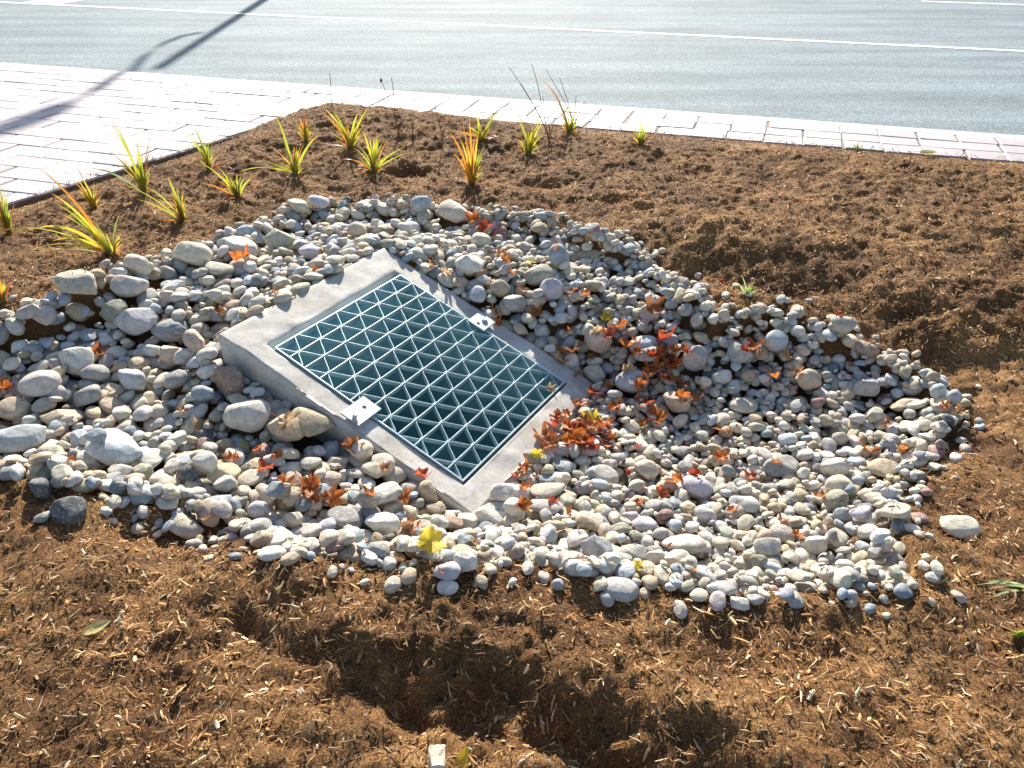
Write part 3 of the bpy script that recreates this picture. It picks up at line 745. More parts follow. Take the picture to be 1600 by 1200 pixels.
# surveyed cobbles
hp = hit([(h[0], h[1] + h[3] * .18) for h in HAND], False, .045)
for k, h in enumerate(HAND):
    x, y, _ = hp[k]; P = to_px([[x, y, hp[k][2]]])[0]; sc = FPX / P[2]
    la_, lb_ = local(x, y); mrg = h[2] / sc / 2 * .62
    if OU0 - mrg < la_ < OU1 + mrg and OS0 - mrg < lb_ < OS1 + mrg:      # beside the box, never on its rim
        gaps = [(la_ - (OU0 - mrg), -1, 0), (OU1 + mrg - la_, 1, 0), (lb_ - (OS0 - mrg), 0, -1), (OS1 + mrg - lb_, 0, 1)]; g_, ua, ub = min(gaps)
        x += (gu[0] * ua + gs[0] * ub) * g_; y += (gu[1] * ua + gs[1] * ub) * g_
    a = h[2] / sc / 2 * 1.02; hgt = h[3] / sc / 2; dep = math.atan2(CH - hp[k][2], y)
    # silhouette height = depth*sin + thickness*cos
    b = a * (.82 if h[5] == 'r' else .74); c = math.sqrt(max((hgt ** 2 - (b * math.sin(dep)) ** 2), (.45 * hgt) ** 2)) / math.cos(dep)
    c = min(max(c, .42 * a), 1.0 * a)
    pool = ROUND if h[5] == 'r' else ANGULAR
    if h[2] > 45: pct, sink = 66, c * .12
    else: pct, sink = 72, c * .08
    la_, lb_ = local(x, y)
    if OU0 - .11 < la_ < OU1 + .12 and OS0 - .15 < lb_ < OS1 + .12: pct, sink = 50, c * .25
    drop(x, y, a, b, c, -rad(h[6]) * 1.2, h[4], pool[(k * 5) % len(pool)], hand=k, pct=pct, sink=sink)
spray(1500, .016, .033, 9, 70, 1.4, .05)
spray(700, .010, .019, 12, 72, 1.)
# a few strays in the mulch round the bed
strays = [(1035,395),(1060,470),(1150,450),(980,365),(1310,905),(1330,945),(1240,940),(570,912),(455,880),(640,905),(1180,940),(1430,560),(1350,915),(745,915),(20,470),(225,805),(1492,720),(620,325),(655,318),(1455,720),(1405,590),(1090,436),(1500,690),(1285,925),(1380,940),(1120,945),(850,905),(800,912),(520,895),(380,860),(1442,770),(1465,690)]
for (x, y, _), k in zip(hit(strays), range(99)):
    r = R.uniform(.012, .026); drop(x, y, r * 1.2, r * .9, r * .6, R.uniform(0, 3), PK[rng.choice(6)], R.randrange(NV), sink=r * .2)
for _ in range(520):      # half-sunk pebbles thinning out into the mulch
    k = R.randrange(len(PEBW)); a_ = PEBW[k]; b_ = PEBW[(k + 1) % len(PEBW)]; t = R.random(); x, y = a_ + (b_ - a_) * t
    x += R.gauss(0, .055); y += R.gauss(0, .055); r = R.uniform(.009, .024)
    ih = ID[min(max(int((y - HY0) / RES), 0), H.shape[0] - 1), min(max(int((x - HX0) / RES), 0), H.shape[1] - 1)]
    if ih < 0 and okpos(x, y, r) and in_bed(x, y, .05): drop(x, y, r * 1.2, r * .9, r * .62, R.uniform(0, 3), PK[rng.choice(len(PK), p=PWt)], R.randrange(NV), sink=r * R.uniform(.1, .4))
# visible size in the picture
cnt = np.bincount(ID[ID >= 0].ravel(), minlength=len(stones)).astype(float)
for i, s in enumerate(stones):
    s['i'] = i; s['px'] = to_px([s['p']])[0]; s['vis'] = cnt[i] * (RES * FPX / s['px'][2]) ** 2
    s['frac'] = cnt[i] * RES * RES / (math.pi * s['s'][0] * s['s'][1])
infr = lambda s: -20 < s['px'][0] < 1620 and 0 < s['px'][1] < 1210
keep = [s for s in stones if s['frac'] > .03 or s['hand'] >= 0]
order = sorted([s for s in keep if infr(s)], key=lambda s: -(s['vis'] + (1e5 if s['hand'] >= 0 else 0)))
single = order[:298]; sid = {s['i'] for s in single}; rest_ = [s for s in keep if s['i'] not in sid]
print('stones', len(stones), 'kept', len(keep))
def rotm(s):
    gx_, gy_ = s['g']; n = Vector((-gx_ * .7, -gy_ * .7, 1)).normalized(); q = Vector((0, 0, 1)).rotation_difference(n)
    return q.to_matrix() @ Matrix.Rotation(s['yaw'], 3, 'Z')
def jcol(c, k):
    r = random.Random(k); t = r.uniform(.80, 1.16); b = PALETTE[c]; return tuple(min(.8, v * t * r.uniform(.975, 1.025)) for v in b)
VV = []; FF = []; CC = []; off = 0
for s in rest_:
    lvl = 3 if s['vis'] > 260 else 2
    P = SH[lvl][s['shape']] * np.array(s['s']); M3 = np.array(rotm(s)); P = P @ M3.T + np.array(s['p'])
    VV.append(P); FF.append(ICO[lvl][1] + off); off += len(P); CC.append(np.tile(jcol(s['col'], s['i']), (len(P), 1)))
for k_ in range(46):      # a few washed into the pit
    a_ = R.uniform(-.36, .1); b_ = R.uniform(.05, .36); sz = R.uniform(.014, .034); P = SH[2][k_ % NV] * np.array([sz, sz * .8, sz * .6]) + world(a_, b_, -.85 + sz * .5)
    VV.append(P); FF.append(ICO[2][1] + off); off += len(P); CC.append(np.tile(jcol(PK[k_ % 6], k_), (len(P), 1)))
o = mobj('pebbles', mesh_np('pebbles', np.concatenate(VV), np.concatenate(FF), True, np.concatenate(CC)), M_stone)
tag(o, 'small rounded river pebbles filling the bed around the concrete drain box', 'pebbles', kind='stuff')
# single stones
SM3 = {}
def smesh(shape, lvl):
    if (shape, lvl) not in SM3:
        P = SH[3][shape] if lvl == 3 else stone_shape(shape, 4, .15 + .85 * ((shape * .37) % 1))
        me = mesh_np('cobble', P, ICO[lvl][1]); me.materials.append(M_stone_o); SM3[(shape, lvl)] = me
    return SM3[(shape, lvl)]
LM = []   # landmarks: (px x, px y, phrase)
for s in single:
    if s['hand'] >= 0 and HAND[s['hand']][7]: pass
LANDS = [(403,648,'the large white egg-shaped cobble'),(188,712,'the longest bluish white boulder'),(105,783,'the dark wedge-shaped rock'),(220,518,'the chunky lavender grey boulder'),
(307,414,'the big cream boulder'),(128,457,'the broad cream cobble'),(71,622,'the rounded pinkish cobble'),(499,678,'the wide tan boulder'),
(600,831,'the domed cream white cobble'),(671,845,'the big yellow leaf'),(765,760,'the lowest grate corner'),(852,799,'the smooth pinkish cobble'),(971,896,'the speckled near-edge cobble'),
(1067,861,'the broad white flat boulder'),(986,605,'the big lavender cobble'),(861,461,'the round lavender disc stone'),(710,338,'the long cream cobble'),(441,391,'the squarish cream block'),
(1083,573,'the pale cone-shaped stone'),(1208,552,'the plump pale blue cobble'),(1258,608,'the round tan cobble'),(1216,738,'the rough dark grey slab stone'),(1388,698,'the speckled grey block'),
(1300,742,'the white pointed cobble'),(1414,910,'the flat slate blue stone'),(604,790,'the flat topped white slab stone'),(1055,640,'the peach blocky cobble'),(289,810,'the flat cream slab stone'),(933,548,'the round peach tan cobble'),(734,429,'the rough whitish block')]
labels = {}
def describe(s):
    w = s['s'][0] * 2 * FPX / s['px'][2]; size = 'large' if w > 46 else 'medium' if w > 33 else 'small' if w > 24 else 'tiny'
    ar = s['s'][1] / s['s'][0]; fl = s['s'][2] / s['s'][0]
    form = 'blocky' if s['shape'] in ANGULAR else 'flat' if fl < .5 else 'oval' if ar < .8 else 'rounded'
    x, y = s['px'][:2]; d = [((x - a) ** 2 + ((y - b) * 1.3) ** 2, a, b, t) for a, b, t in LANDS]; d = sorted(d)
    d0 = d[0] if d[0][0] > 100 else d[1]; dx, dy = x - d0[1], y - d0[2]
    ang = math.degrees(math.atan2(-dy * 1.3, dx)) % 360
    way = ['right of', 'upper right of', 'above', 'upper left of', 'left of', 'lower left of', 'below', 'lower right of'][int(((ang + 22.5) % 360) // 45)]
    return (f"{size} {s['col']} {form} stone", f"{way} {d0[3]}", math.sqrt(d0[0]))
buckets = {}
for s in single:
    h = HAND[s['hand']] if s['hand'] >= 0 else None
    if h and h[7]: s['label'] = h[7]
    else:
        a, b, dd = describe(s); buckets.setdefault((a, b), []).append((dd, s['i'], s))
ORD = ['nearest', 'second nearest', 'third nearest', 'fourth nearest', 'fifth nearest', 'sixth nearest', 'seventh nearest', 'eighth nearest']
for (a, b), L_ in buckets.items():
    L_.sort(key=lambda t: (t[0], t[1]))
    for k, (_, _, s) in enumerate(L_): s['label'] = f'{a} {b}' if len(L_) == 1 else f'{a}, {ORD[min(k, 7)]} {b}'
for s in single:
    w = s['s'][0] * 2 * FPX / s['px'][2]; big = w > 36
    o = bpy.data.objects.new('cobble' if big else 'pebble', smesh(s['shape'], 4 if big else 3)); COL.objects.link(o)
    M3 = rotm(s); o.matrix_world = Matrix.Translation(Vector(s['p'])) @ M3.to_4x4() @ Matrix.Diagonal((*s['s'], 1))
    c = jcol(s['col'], s['i']); o.color = (*c, 1)
    tag(o, s['label'], 'cobble' if big else 'pebble', 'river stones around the drain box')

# top surface of the stone bed, for things lying on it
def topz(x, y, r=.02):
    i = int((y - HY0) / RES); j = int((x - HX0) / RES); k = max(1, int(r / RES))
    if i < k or j < k or i >= H.shape[0] - k or j >= H.shape[1] - k: return float(ground(x, y))
    return float(np.percentile(H[i - k:i + k + 1, j - k:j + k + 1], 85))
def hit_top(px):
    """sight line meets the settled stones"""
    d = rays([px])[0]
    for t in np.linspace(1.2, 9, 2600):
        x, y, z = d[0] * t, d[1] * t, CH + d[2] * t
        i = int((y - HY0) / RES); j = int((x - HX0) / RES)
        g = H[i, j] if 0 <= i < H.shape[0] and 0 <= j < H.shape[1] else float(ground(x, y))
        if z < g: return x, y, g
    return None

# ---------------------------------------------------------------- bark shreds
def chips(n, xr, yr, lmin, lmax, wid, dens, seed, palette, pw, raise_=.004, tiltmax=.5, in_peb=.0):
    r = np.random.default_rng(seed); x = r.uniform(*xr, n); y = r.uniform(*yr, n)
    d = np.sqrt(x * x + y * y); keep = r.random(n) < dens(x, y, d)
    keep &= in_bed(x, y, -np.abs(r.normal(0, .035, n))); peb = inpoly(x, y, PEBW); pdp = peb_depth(x, y); keep &= (~peb) | (r.random(n) < np.maximum(in_peb * .6, .5 * np.exp(-pdp / .05) - .04))
    la, lb = local(x, y); keep &= ~((la > OU0 - .01) & (la < OU1 + .01) & (lb > OS0 - .01) & (lb < OS1 + .01))
    # only where the view could see
    x, y, peb = x[keep], y[keep], peb[keep]; n = len(x); z = ground(x, y)
    hi_ = np.clip(((y - HY0) / RES).astype(int), 0, H.shape[0] - 1); hj_ = np.clip(((x - HX0) / RES).astype(int), 0, H.shape[1] - 1)
    z = np.where((x > HX0) & (x < HX1) & (y > HY0) & (y < HY1), np.maximum(z, np.where(peb, H[hi_, hj_], z)), z); z = np.where(in_bed(x, y, 0.), z, .003) + r.uniform(-.002, raise_, n)
    L = lmin + (lmax - lmin) * r.random(n) ** 2.2; w = wid[0] + (wid[1] - wid[0]) * r.random(n) ** 1.8
    yaw = r.uniform(0, 2 * math.pi, n); pit = r.normal(0, tiltmax * .5, n); roll = r.uniform(-1., 1., n); bend = r.normal(0, .07, n); bend2 = r.normal(0, .09, n)
    D = np.stack([np.cos(yaw) * np.cos(pit), np.sin(yaw) * np.cos(pit), np.sin(pit)], 1)
    # follow the lie of the ground
    e = .02; sx = (ground(x + e, y) - ground(x - e, y)) / (2 * e); sy = (ground(x, y + e) - ground(x, y - e)) / (2 * e)
    D[:, 2] += np.clip(sx, -1.2, 1.2) * np.cos(yaw) + np.clip(sy, -1.2, 1.2) * np.sin(yaw); D /= np.linalg.norm(D, axis=1)[:, None]
    Sd = np.stack([-np.sin(yaw), np.cos(yaw), np.zeros(n)], 1); U = np.cross(D, Sd)
    Sr = Sd * np.cos(roll)[:, None] + U * np.sin(roll)[:, None]; Ur = np.cross(D, Sr)
    C = np.stack([x, y, z], 1); out = []
    for t, k in ((-.5, .62), (0., 1.), (.5, .5)):
        c = C + D * (L * t)[:, None] + Sr * (L * bend * (t * t * 4 - .5))[:, None] + Ur * (L * bend2 * (t * t * 4 - .5) * .7)[:, None]
        hw_ = (w * k / 2)[:, None]; th = (w * k * .28 + .0004)[:, None]
        out += [c - Sr * hw_, c + Sr * hw_, c + Ur * th]
    V = np.stack(out, 1).reshape(-1, 3); b = np.arange(n)[:, None] * 9
    q = []
    for s_ in (0, 3):
        for a_, b_ in ((0, 1), (1, 2), (2, 0)): q.append(np.stack([b[:, 0] + s_ + a_, b[:, 0] + s_ + b_, b[:, 0] + s_ + 3 + b_, b[:, 0] + s_ + 3 + a_], 1))
    Fq = np.concatenate(q); Ft = np.concatenate([np.stack([b[:, 0], b[:, 0] + 2, b[:, 0] + 1], 1), np.stack([b[:, 0] + 6, b[:, 0] + 7, b[:, 0] + 8], 1)])
    pal = np.array(palette); ci = r.choice(len(pal), n, p=np.array(pw) / sum(pw)); c = pal[ci] * r.uniform(.65, 1.3, n)[:, None] * (1 + .6 * np.clip(fbm(x, y, .22, 3, 51), -.9, .8))[:, None]
    return V, Fq, Ft, np.repeat(c, 9, 0)
BROWNS = [(.24, .108, .038), (.38, .195, .072), (.50, .285, .115), (.07, .030, .013), (.60, .41, .20), (.74, .57, .36)]
parts = []
dn = lambda k: (lambda x, y, d: np.clip((k / np.maximum(d, .8)) ** 1.7, 0, 1) * (np.abs(x) < .2 + .72 * np.maximum(y, .3) + .5))
parts.append(chips(400000, (-3.6, 4.6), (.75, 7.2), .007, .045, (.0010, .0036), dn(1.85), 1, BROWNS, [24, 26, 22, 18, 12, 3.5], .010, .9, .10))
parts.append(chips(60000, (-3.6, 4.6), (.75, 7.2), .010, .048, (.004, .012), dn(2.0), 2, BROWNS, [18, 26, 24, 12, 14, 6], .010, .5, .04))
parts.append(chips(16000, (-3.6, 4.6), (.75, 7.2), .012, .042, (.003, .009), dn(3.0), 3, BROWNS, [0, 2, 10, 0, 40, 50], .014, .5, .05))
parts.append(chips(80000, (-3.6, 4.6), (3.0, 7.2), .010, .040, (.003, .008), lambda x, y, d: np.ones_like(x) * .8, 4, BROWNS, [20, 26, 22, 6, 20, 4], .012, .7, .0))
off = 0; VV = []; FQ = []; FT = []; CC = []
for V_, q, t, c in parts: VV.append(V_); FQ.append(q + off); FT.append(t + off); CC.append(c); off += len(V_)
o = mobj('wood_chips', mesh_np('wood_chips', np.concatenate(VV), [np.concatenate(FQ), np.concatenate(FT)], False, np.concatenate(CC)), M_chip)
tag(o, 'brown shredded bark mulch and splinters covering the planting bed', 'mulch', kind='stuff'); print('chips', off // 9)

# ---------------------------------------------------------------- fallen leaves
def maple(seed, seg=72, lobes=5, fat=.52):
    r = random.Random(seed); th = np.linspace(-math.pi, math.pi, seg, endpoint=False); rr_ = np.full(seg, fat) * np.array([r.uniform(.8, 1.15) for _ in range(seg)])
    for c0, L_, w in ((0, 1., .50), (.95, .90, .46), (-.95, .88, .46), (1.85, .66, .36), (-1.85, .68, .36)):
        c0 += r.uniform(-.08, .08); d = np.abs((th - c0 + math.pi) % (2 * math.pi) - math.pi)
        rr_ = np.maximum(rr_, L_ * r.uniform(.9, 1.05) * np.clip(1 - (d / w) ** 1.3 * .55, 0, 1) * (d < w * 1.5))
        for sgn in (-1, 1):
            d2 = np.abs((th - c0 - sgn * .17 + math.pi) % (2 * math.pi) - math.pi); rr_ = np.maximum(rr_, L_ * .74 * np.clip(1 - d2 / .16, 0, 1) ** .5 * (d2 < .07))
    rings = [0.0, .3, .55, .8, 1.0]; V = [(0, 0, 0)]; cx, cy, cz = r.uniform(.2, 1.1), r.uniform(-.5, 1.1), r.uniform(.6, 1.3)
    k1, k2, k3 = r.uniform(3, 6.5), r.uniform(0, 6), r.uniform(.12, .26)
    for q in rings[1:]:
        for t, R_ in zip(th, rr_):
            rad_ = R_ * q if q > .5 else (R_ * .6 + .12) * q; x, y = rad_ * math.cos(t), rad_ * math.sin(t)
            z = cx * x * x * (1 if x > 0 else .5) + cy * y * y + k3 * math.sin(k1 * x + k2) * q + k3 * .6 * math.sin(4.5 * t + k2) * q * q
            if abs(y) > .02: z += .10 * abs(y)
            V.append((x * (1 - .25 * abs(cx) * q), y * (1 - .2 * abs(cy) * q), z * .75))
    F3 = [(0, 1 + i, 1 + (i + 1) % seg) for i in range(seg)]; F4 = []
    for k in range(len(rings) - 2):
        for i in range(seg): a = 1 + k * seg + i; b = 1 + k * seg + (i + 1) % seg; F4.append((a, a + seg, b + seg, b))
    return mesh_np('maple_leaf', np.array(V), [np.array(F4), np.array(F3)], True)
LV = {}
def leafmesh(v, c):
    if (v, c) not in LV:
        me = maple(v, fat=.74 if v == 99 else .52); me.materials.append(LEAFM[c]); LV[(v, c)] = me
    return LV[(v, c)]
stem_me = None
def make_stem():
    pts = [(-.05 - .9 * t, .12 * t * t, .02 + .18 * t * t) for t in np.linspace(0, 1, 7)]; V = []
    for p in pts:
        for k in range(5): a = k / 5 * 2 * math.pi; V.append((p[0], p[1] + .018 * math.cos(a), p[2] + .018 * math.sin(a)))
    F = [(i * 5 + k, i * 5 + (k + 1) % 5, (i + 1) * 5 + (k + 1) % 5, (i + 1) * 5 + k) for i in range(6) for k in range(5)]
    me = mesh_np('leaf_stem', np.array(V), np.array(F)); me.materials.append(LEAFM['red']); return me
stem_me = make_stem()
O, Rd, Bn, Y, T, Pa = 'orange', 'red', 'brown', 'yellow', 'tan', 'pale'
# px x, px y, size px (long side), colour, landmark phrase
LEAVES = [(836,491,28,Bn,'right of the block by the right clip'),(816,459,18,O,'left of the round disc stone'),(897,453,20,Bn,'right of the round disc stone'),(912,473,24,Bn,'lower right of the round disc stone'),
(890,512,14,O,'above the round peach cobble'),(947,504,20,Y,'above the brightest orange leaf'),(929,519,20,T,'between the peach cobble and bright leaf'),(963,521,40,O,'spread flat above the leaf drift'),
(1014,497,42,Bn,'on a pinkish cobble above the leaf drift'),(893,540,44,Bn,'left of the round peach cobble'),(980,554,36,O,'left of the pale blue oval cobble'),(1037,539,40,Rd,'right of the pale blue oval cobble'),
(1034,516,22,Rd,'under the brown curled leaf'),(1052,562,34,O,'left of the cone-shaped stone'),(1072,556,22,Rd,'touching the cone-shaped stone'),(1018,584,32,O,'above right of the lavender cobble'),(980,576,20,T,'above the lavender cobble'),
(1040,596,28,Rd,'right of the lavender cobble'),(1056,592,26,Bn,'below the cone-shaped stone on its left'),(875,560,26,T,'at the rim right of the grate'),(934,610,30,Rd,'left of the lavender cobble'),(950,600,22,O,'touching the lavender cobble on its left'),
(960,632,28,O,'just below the lavender cobble'),(903,628,28,O,'below the tall cream cobble'),(911,648,34,Bn,'in the middle of the leaf heap'),(928,650,34,Y,'brightest in the leaf heap'),(944,655,28,O,'at the right side of the leaf heap'),
(1022,650,34,O,'left of the peach blocky cobble'),(1013,626,26,Rd,'below right of the lavender cobble'),(1003,620,20,Bn,'tucked under the lavender cobble'),(1062,617,26,O,'above the peach blocky cobble'),(1084,624,30,Bn,'right of the peach blocky cobble'),(1068,602,24,Bn,'between cone-shaped stone and peach cobble'),
(869,660,30,Rd,'at the left side of the leaf heap'),(848,678,30,O,'on the rim below the right grate corner'),(862,684,32,Bn,'low in the leaf heap on its left'),(897,680,36,O,'low in the middle of the leaf heap'),(910,694,32,O,'lowest in the leaf heap'),
(888,664,32,T,'pale one in the leaf heap'),(922,684,28,Rd,'low in the leaf heap on its right'),(944,692,28,Rd,'pinkish one below the leaf heap'),(954,680,20,O,'right of the leaf heap'),(884,642,28,O,'top of the leaf heap'),(872,646,22,Bn,'at the rim side of the leaf heap'),(925,668,30,O,'centre right of the leaf heap'),(905,668,30,Rd,'centre of the leaf heap'),(850,700,24,Bn,'left of the pinkish wedge stone'),
(836,705,24,Y,'at the rim left of the pinkish wedge stone'),(820,732,30,O,'below the lower rim of the box'),(838,738,22,Bn,'below the yellow one at the rim'),(804,742,20,Rd,'above the large rounded white cobble'),
(1004,664,14,O,'below the peach cobble'),(1176,556,34,O,'left of the plump pale blue cobble'),(1165,548,20,Rd,'behind the orange leaf at the pale blue cobble'),(1206,592,30,O,'below the plump pale blue cobble'),(1228,568,20,O,'right of the plump pale blue cobble'),(1244,586,24,Bn,'above the round tan cobble'),
(1133,664,26,Bn,'in the middle of the right hand stones'),(1128,713,26,O,'above the rough dark slab stone'),(1127,438,14,Rd,'in the mulch behind the stones'),(931,378,16,Rd,'at the far edge of the stones'),(826,411,24,Pa,'beside the round blue cobble'),(870,388,14,O,'at the far edge left of the red one'),(785,394,20,Bn,'behind the far rim of the box'),
(153,552,24,O,'among cream stones left of the box'),(12,602,32,O,'at the left picture edge'),(380,404,28,O,'on the whitish cobble behind the box'),(494,418,14,O,'behind the high rim of the box'),(366,716,28,O,'below the white egg-shaped cobble'),
(380,692,28,Pa,'yellow green just below the egg-shaped cobble'),(404,698,20,O,'right of the yellow green one'),(416,732,30,Rd,'below the craggy tan boulder'),(444,747,28,O,'lower right of the red one'),(433,706,20,O,'left of the craggy tan boulder'),(486,750,40,O,'left of the cream cobbles'),
(490,780,24,Bn,'below the large orange one'),(450,650,44,T,'leaning behind the egg-shaped cobble'),(286,645,18,Bn,'left of the egg-shaped cobble, farther one'),(312,664,24,T,'left of the egg-shaped cobble, nearer one'),(112,718,14,O,'left of the longest bluish boulder'),(351,500,16,O,'at the high left corner of the box'),(432,454,14,O,'above the high left corner of the box'),
(330,828,18,Bn,'in the mulch below the cream slab'),(519,784,34,O,'left of the flat topped slab'),(578,768,28,O,'above the flat topped slab'),(632,782,24,O,'right of the flat topped slab'),(636,812,32,Bn,'right of the domed white cobble'),(648,822,20,O,'between domed cobble and yellow leaf'),
(739,846,26,T,'right of the big yellow leaf'),(688,891,18,Rd,'beside the lavender cobble at the near edge'),(820,758,22,O,'right of the large rounded white cobble'),(816,782,24,Bn,'left of the smooth pinkish cobble'),(820,803,26,O,'lower left of the smooth pinkish cobble'),(864,784,20,Rd,'on the cream cobble by the pinkish one'),(891,797,20,O,'right of the smooth pinkish cobble'),
(547,697,32,Bn,'against the concrete below the left clip'),(600,731,18,O,'in front of the lower concrete side'),(655,743,28,Rd,'under the lowest edge of the concrete rim'),(1362,698,36,O,'left of the speckled grey block'),(1404,709,18,O,'right of the speckled grey block'),(1384,668,22,Bn,'above the speckled grey block'),
(1216,720,22,Bn,'on top of the rough dark slab stone'),(1176,742,22,Rd,'left of the rough dark slab stone'),(1276,788,24,O,'left of the grey green cobble'),(1142,796,18,O,'low in the right hand stones'),(1224,810,22,O,'above the pink long stone'),(1242,838,22,O,'right of the pink long stone'),(1326,576,14,O,'below the brown cobble at upper right'),
(1312,491,14,Rd,'in the mulch at upper right'),(1474,634,16,O,'near the right tip of the stones'),(981,744,22,Rd,'left of the cream cobble in the middle'),(1032,764,26,Rd,'star shaped, left of the lavender boulder'),(1060,752,30,O,'above the lavender boulder'),(1087,737,22,Rd,'above right of the lavender boulder'),(1000,785,16,O,'below the cream cobble in the middle'),(997,698,16,Rd,'small one right of the leaf heap'),
(1047,856,14,O,'left of the broad white boulder'),(997,886,16,Y,'right of the speckled near edge cobble'),(1084,894,16,O,'below the broad white boulder'),(742,342,24,O,'beside the long cream cobble'),(757,350,28,Rd,'right of the orange one by the long cream cobble'),(676,412,18,Bn,'left of the rough whitish block'),(700,424,26,T,'between the far rim and the whitish block'),
(789,405,18,O,'upper left of the olive cobble'),(800,430,18,O,'left of the olive cobble'),(774,489,20,O,'beside the right clip, farther one'),(779,504,18,O,'beside the right clip, nearer one')]
cname = {O: 'orange', Rd: 'red', Bn: 'brown', Y: 'yellow', T: 'tan', Pa: 'pale yellow'}
r = random.Random(8); seen = {}
def leaf(px, py, size, c, label, cat='leaf', v=None, tilt=None, yaw=None, lift=.35, stem=False, group='fallen maple leaves among the stones'):
    hp_ = hit_top((px, py + size * .2)); x, y, z = hp_; sc = FPX / to_px([hp_])[0][2]; s = size / sc / 1.55
    z = topz(x, y, s * .5)
    o = bpy.data.objects.new('maple_leaf', leafmesh(v if v is not None else r.randrange(14), c)); COL.objects.link(o)
    o.location = (x, y, z + s * .10 * lift); o.scale = (s, s, s)
    tz = yaw if yaw is not None else r.uniform(0, 6.28); o.rotation_euler = tilt if tilt else (r.uniform(-.55, .75), r.uniform(-.5, .5), tz)
    tag(o, label, cat, group)
    if stem: so_ = bpy.data.objects.new('leaf_stem', stem_me); COL.objects.link(so_); so_.parent = o
    return o
for k, (px, py, size, c, ph) in enumerate(LEAVES):
    kind = 'tiny' if size < 17 else 'small' if size < 25 else 'curled'
    leaf(px, py, size * r.uniform(1.0, 1.4), c, f'{kind} {cname[c]} maple leaf {ph}' if 'one' not in ph.split()[:1] else f'{kind} {cname[c]} maple leaf, {ph}', stem=size > 32)
ORDW = ['first', 'second', 'third', 'fourth', 'fifth', 'sixth', 'seventh', 'eighth', 'ninth', 'tenth', 'eleventh', 'twelfth', 'thirteenth', 'fourteenth', 'fifteenth', 'sixteenth']
for n_, x0, y0, wx_, wy_, where in ((16, 895, 672, 42, 22, 'in the dense heap at the grate corner'), (13, 1015, 565, 75, 42, 'in the loose drift among the larger stones')):
    pts_ = sorted((x0 + r.gauss(0, .5) * wx_, y0 + r.gauss(0, .5) * wy_) for _ in range(n_))
    for k, (px, py) in enumerate(pts_): leaf(px, py, r.uniform(20, 30), r.choice((Bn, O, Bn, O, Rd)), f'rusty crumpled leaf, {ORDW[k]} from the left {where}')
leaf(671, 850, 54, Y, 'big bright yellow maple leaf with a red stem near the front stones', v=99, tilt=(.75, .1, 1.0), stem=True, lift=2.2)
leaf(858, 606, 22, T, 'dry tan maple leaf caught in the right corner of the grate', v=2, tilt=(.4, .2, .7), lift=.2)

# ---------------------------------------------------------------- loose things on the mulch
def oval_leaf(name, P, length, width, yaw, mat, label, tilt=(.1, .1), group=None):
    n = 14; V = []; F = []
    for i in range(n + 1):
        t = i / n; w = width / 2 * math.sin(math.pi * t ** .85) ** .8 * (1 if t < 1 else 0); zc = .18 * length * (t - .5) ** 2 + .01 * math.sin(9 * t) * length
        for k in (-1, -.5, 0, .5, 1): V.append(((t - .5) * length, w * k, zc + abs(k) * w * .35))
    for i in range(n):
        for k in range(4): a = i * 5 + k; F.append((a, a + 1, a + 6, a + 5))
    o = mobj(name, mesh_np(name, np.array(V), np.array(F)), mat); o.location = P; o.rotation_euler = (tilt[0], tilt[1], yaw)
    return tag(o, label, 'leaf', group)
p = hit([(153, 986)])[0]; oval_leaf('fallen_leaf', (p[0], p[1], p[2] + .012), .078, .034, .55, LEAFM['pale'], 'pale yellow oval leaf lying on the mulch lower left', (.25, -.1))
p = hit([(722, 1196)])[0]; oval_leaf('fallen_leaf', (p[0], p[1] + .0, p[2] + .02), .07, .03, 1.1, LEAFM['yellow'], 'yellow pointed leaf beside the pale wood block at bottom', (.2, -.5))
p = hit([(1449, 244)])[0]; oval_leaf('fallen_leaf', (p[0], p[1], p[2] + .02), .13, .06, .1, LEAFM['pale'], 'bright yellow green leaf by the paving at upper right', (.3, 0))
def block(px, dims, yaw, label, tilt=(0, 0), dz=.0, mat=None):
    p = hit([px])[0]; bm = bmesh.new(); bmesh.ops.create_cube(bm, size=1); bmesh.ops.scale(bm, vec=dims, verts=bm.verts)
    bmesh.ops.subdivide_edges(bm, edges=bm.edges[:], cuts=3, use_grid_fill=True)
    bmesh.ops.bevel(bm, geom=[e for e in bm.edges if e.is_boundary or len(e.link_faces) == 2 and e.calc_face_angle(0) > 1], offset=min(dims) * .08, segments=1, affect='EDGES')
    q = random.Random(int(px[0]))
    for v in bm.verts: v.co += Vector((q.uniform(-1, 1), q.uniform(-1, 1), q.uniform(-1, 1))) * min(dims) * .05; v.co.x *= 1 + .12 * v.co.y / dims[1]
    o = bm_obj('wood_block' if dims[0] > .03 else 'wood_chip', bm, mat or M_wood); o.location = (p[0], p[1], p[2] + dz); o.rotation_euler = (tilt[0], tilt[1], yaw); tag(o, label, 'wood block' if dims[0] > .03 else 'wood chip'); return o
block((684, 1192), (.036, .052, .036), .15, 'pale square wood block standing in the dark mulch at bottom', (.15, .1), .014)
block((188, 973), (.010, .013, .004), .1, 'small white wood chip beside the pale oval leaf', (.7, .1), .006)
block((470, 1082), (.017, .014, .004), .9, 'pale wood chip on the mulch left of the shaded hollow', (.5, .2), .006)

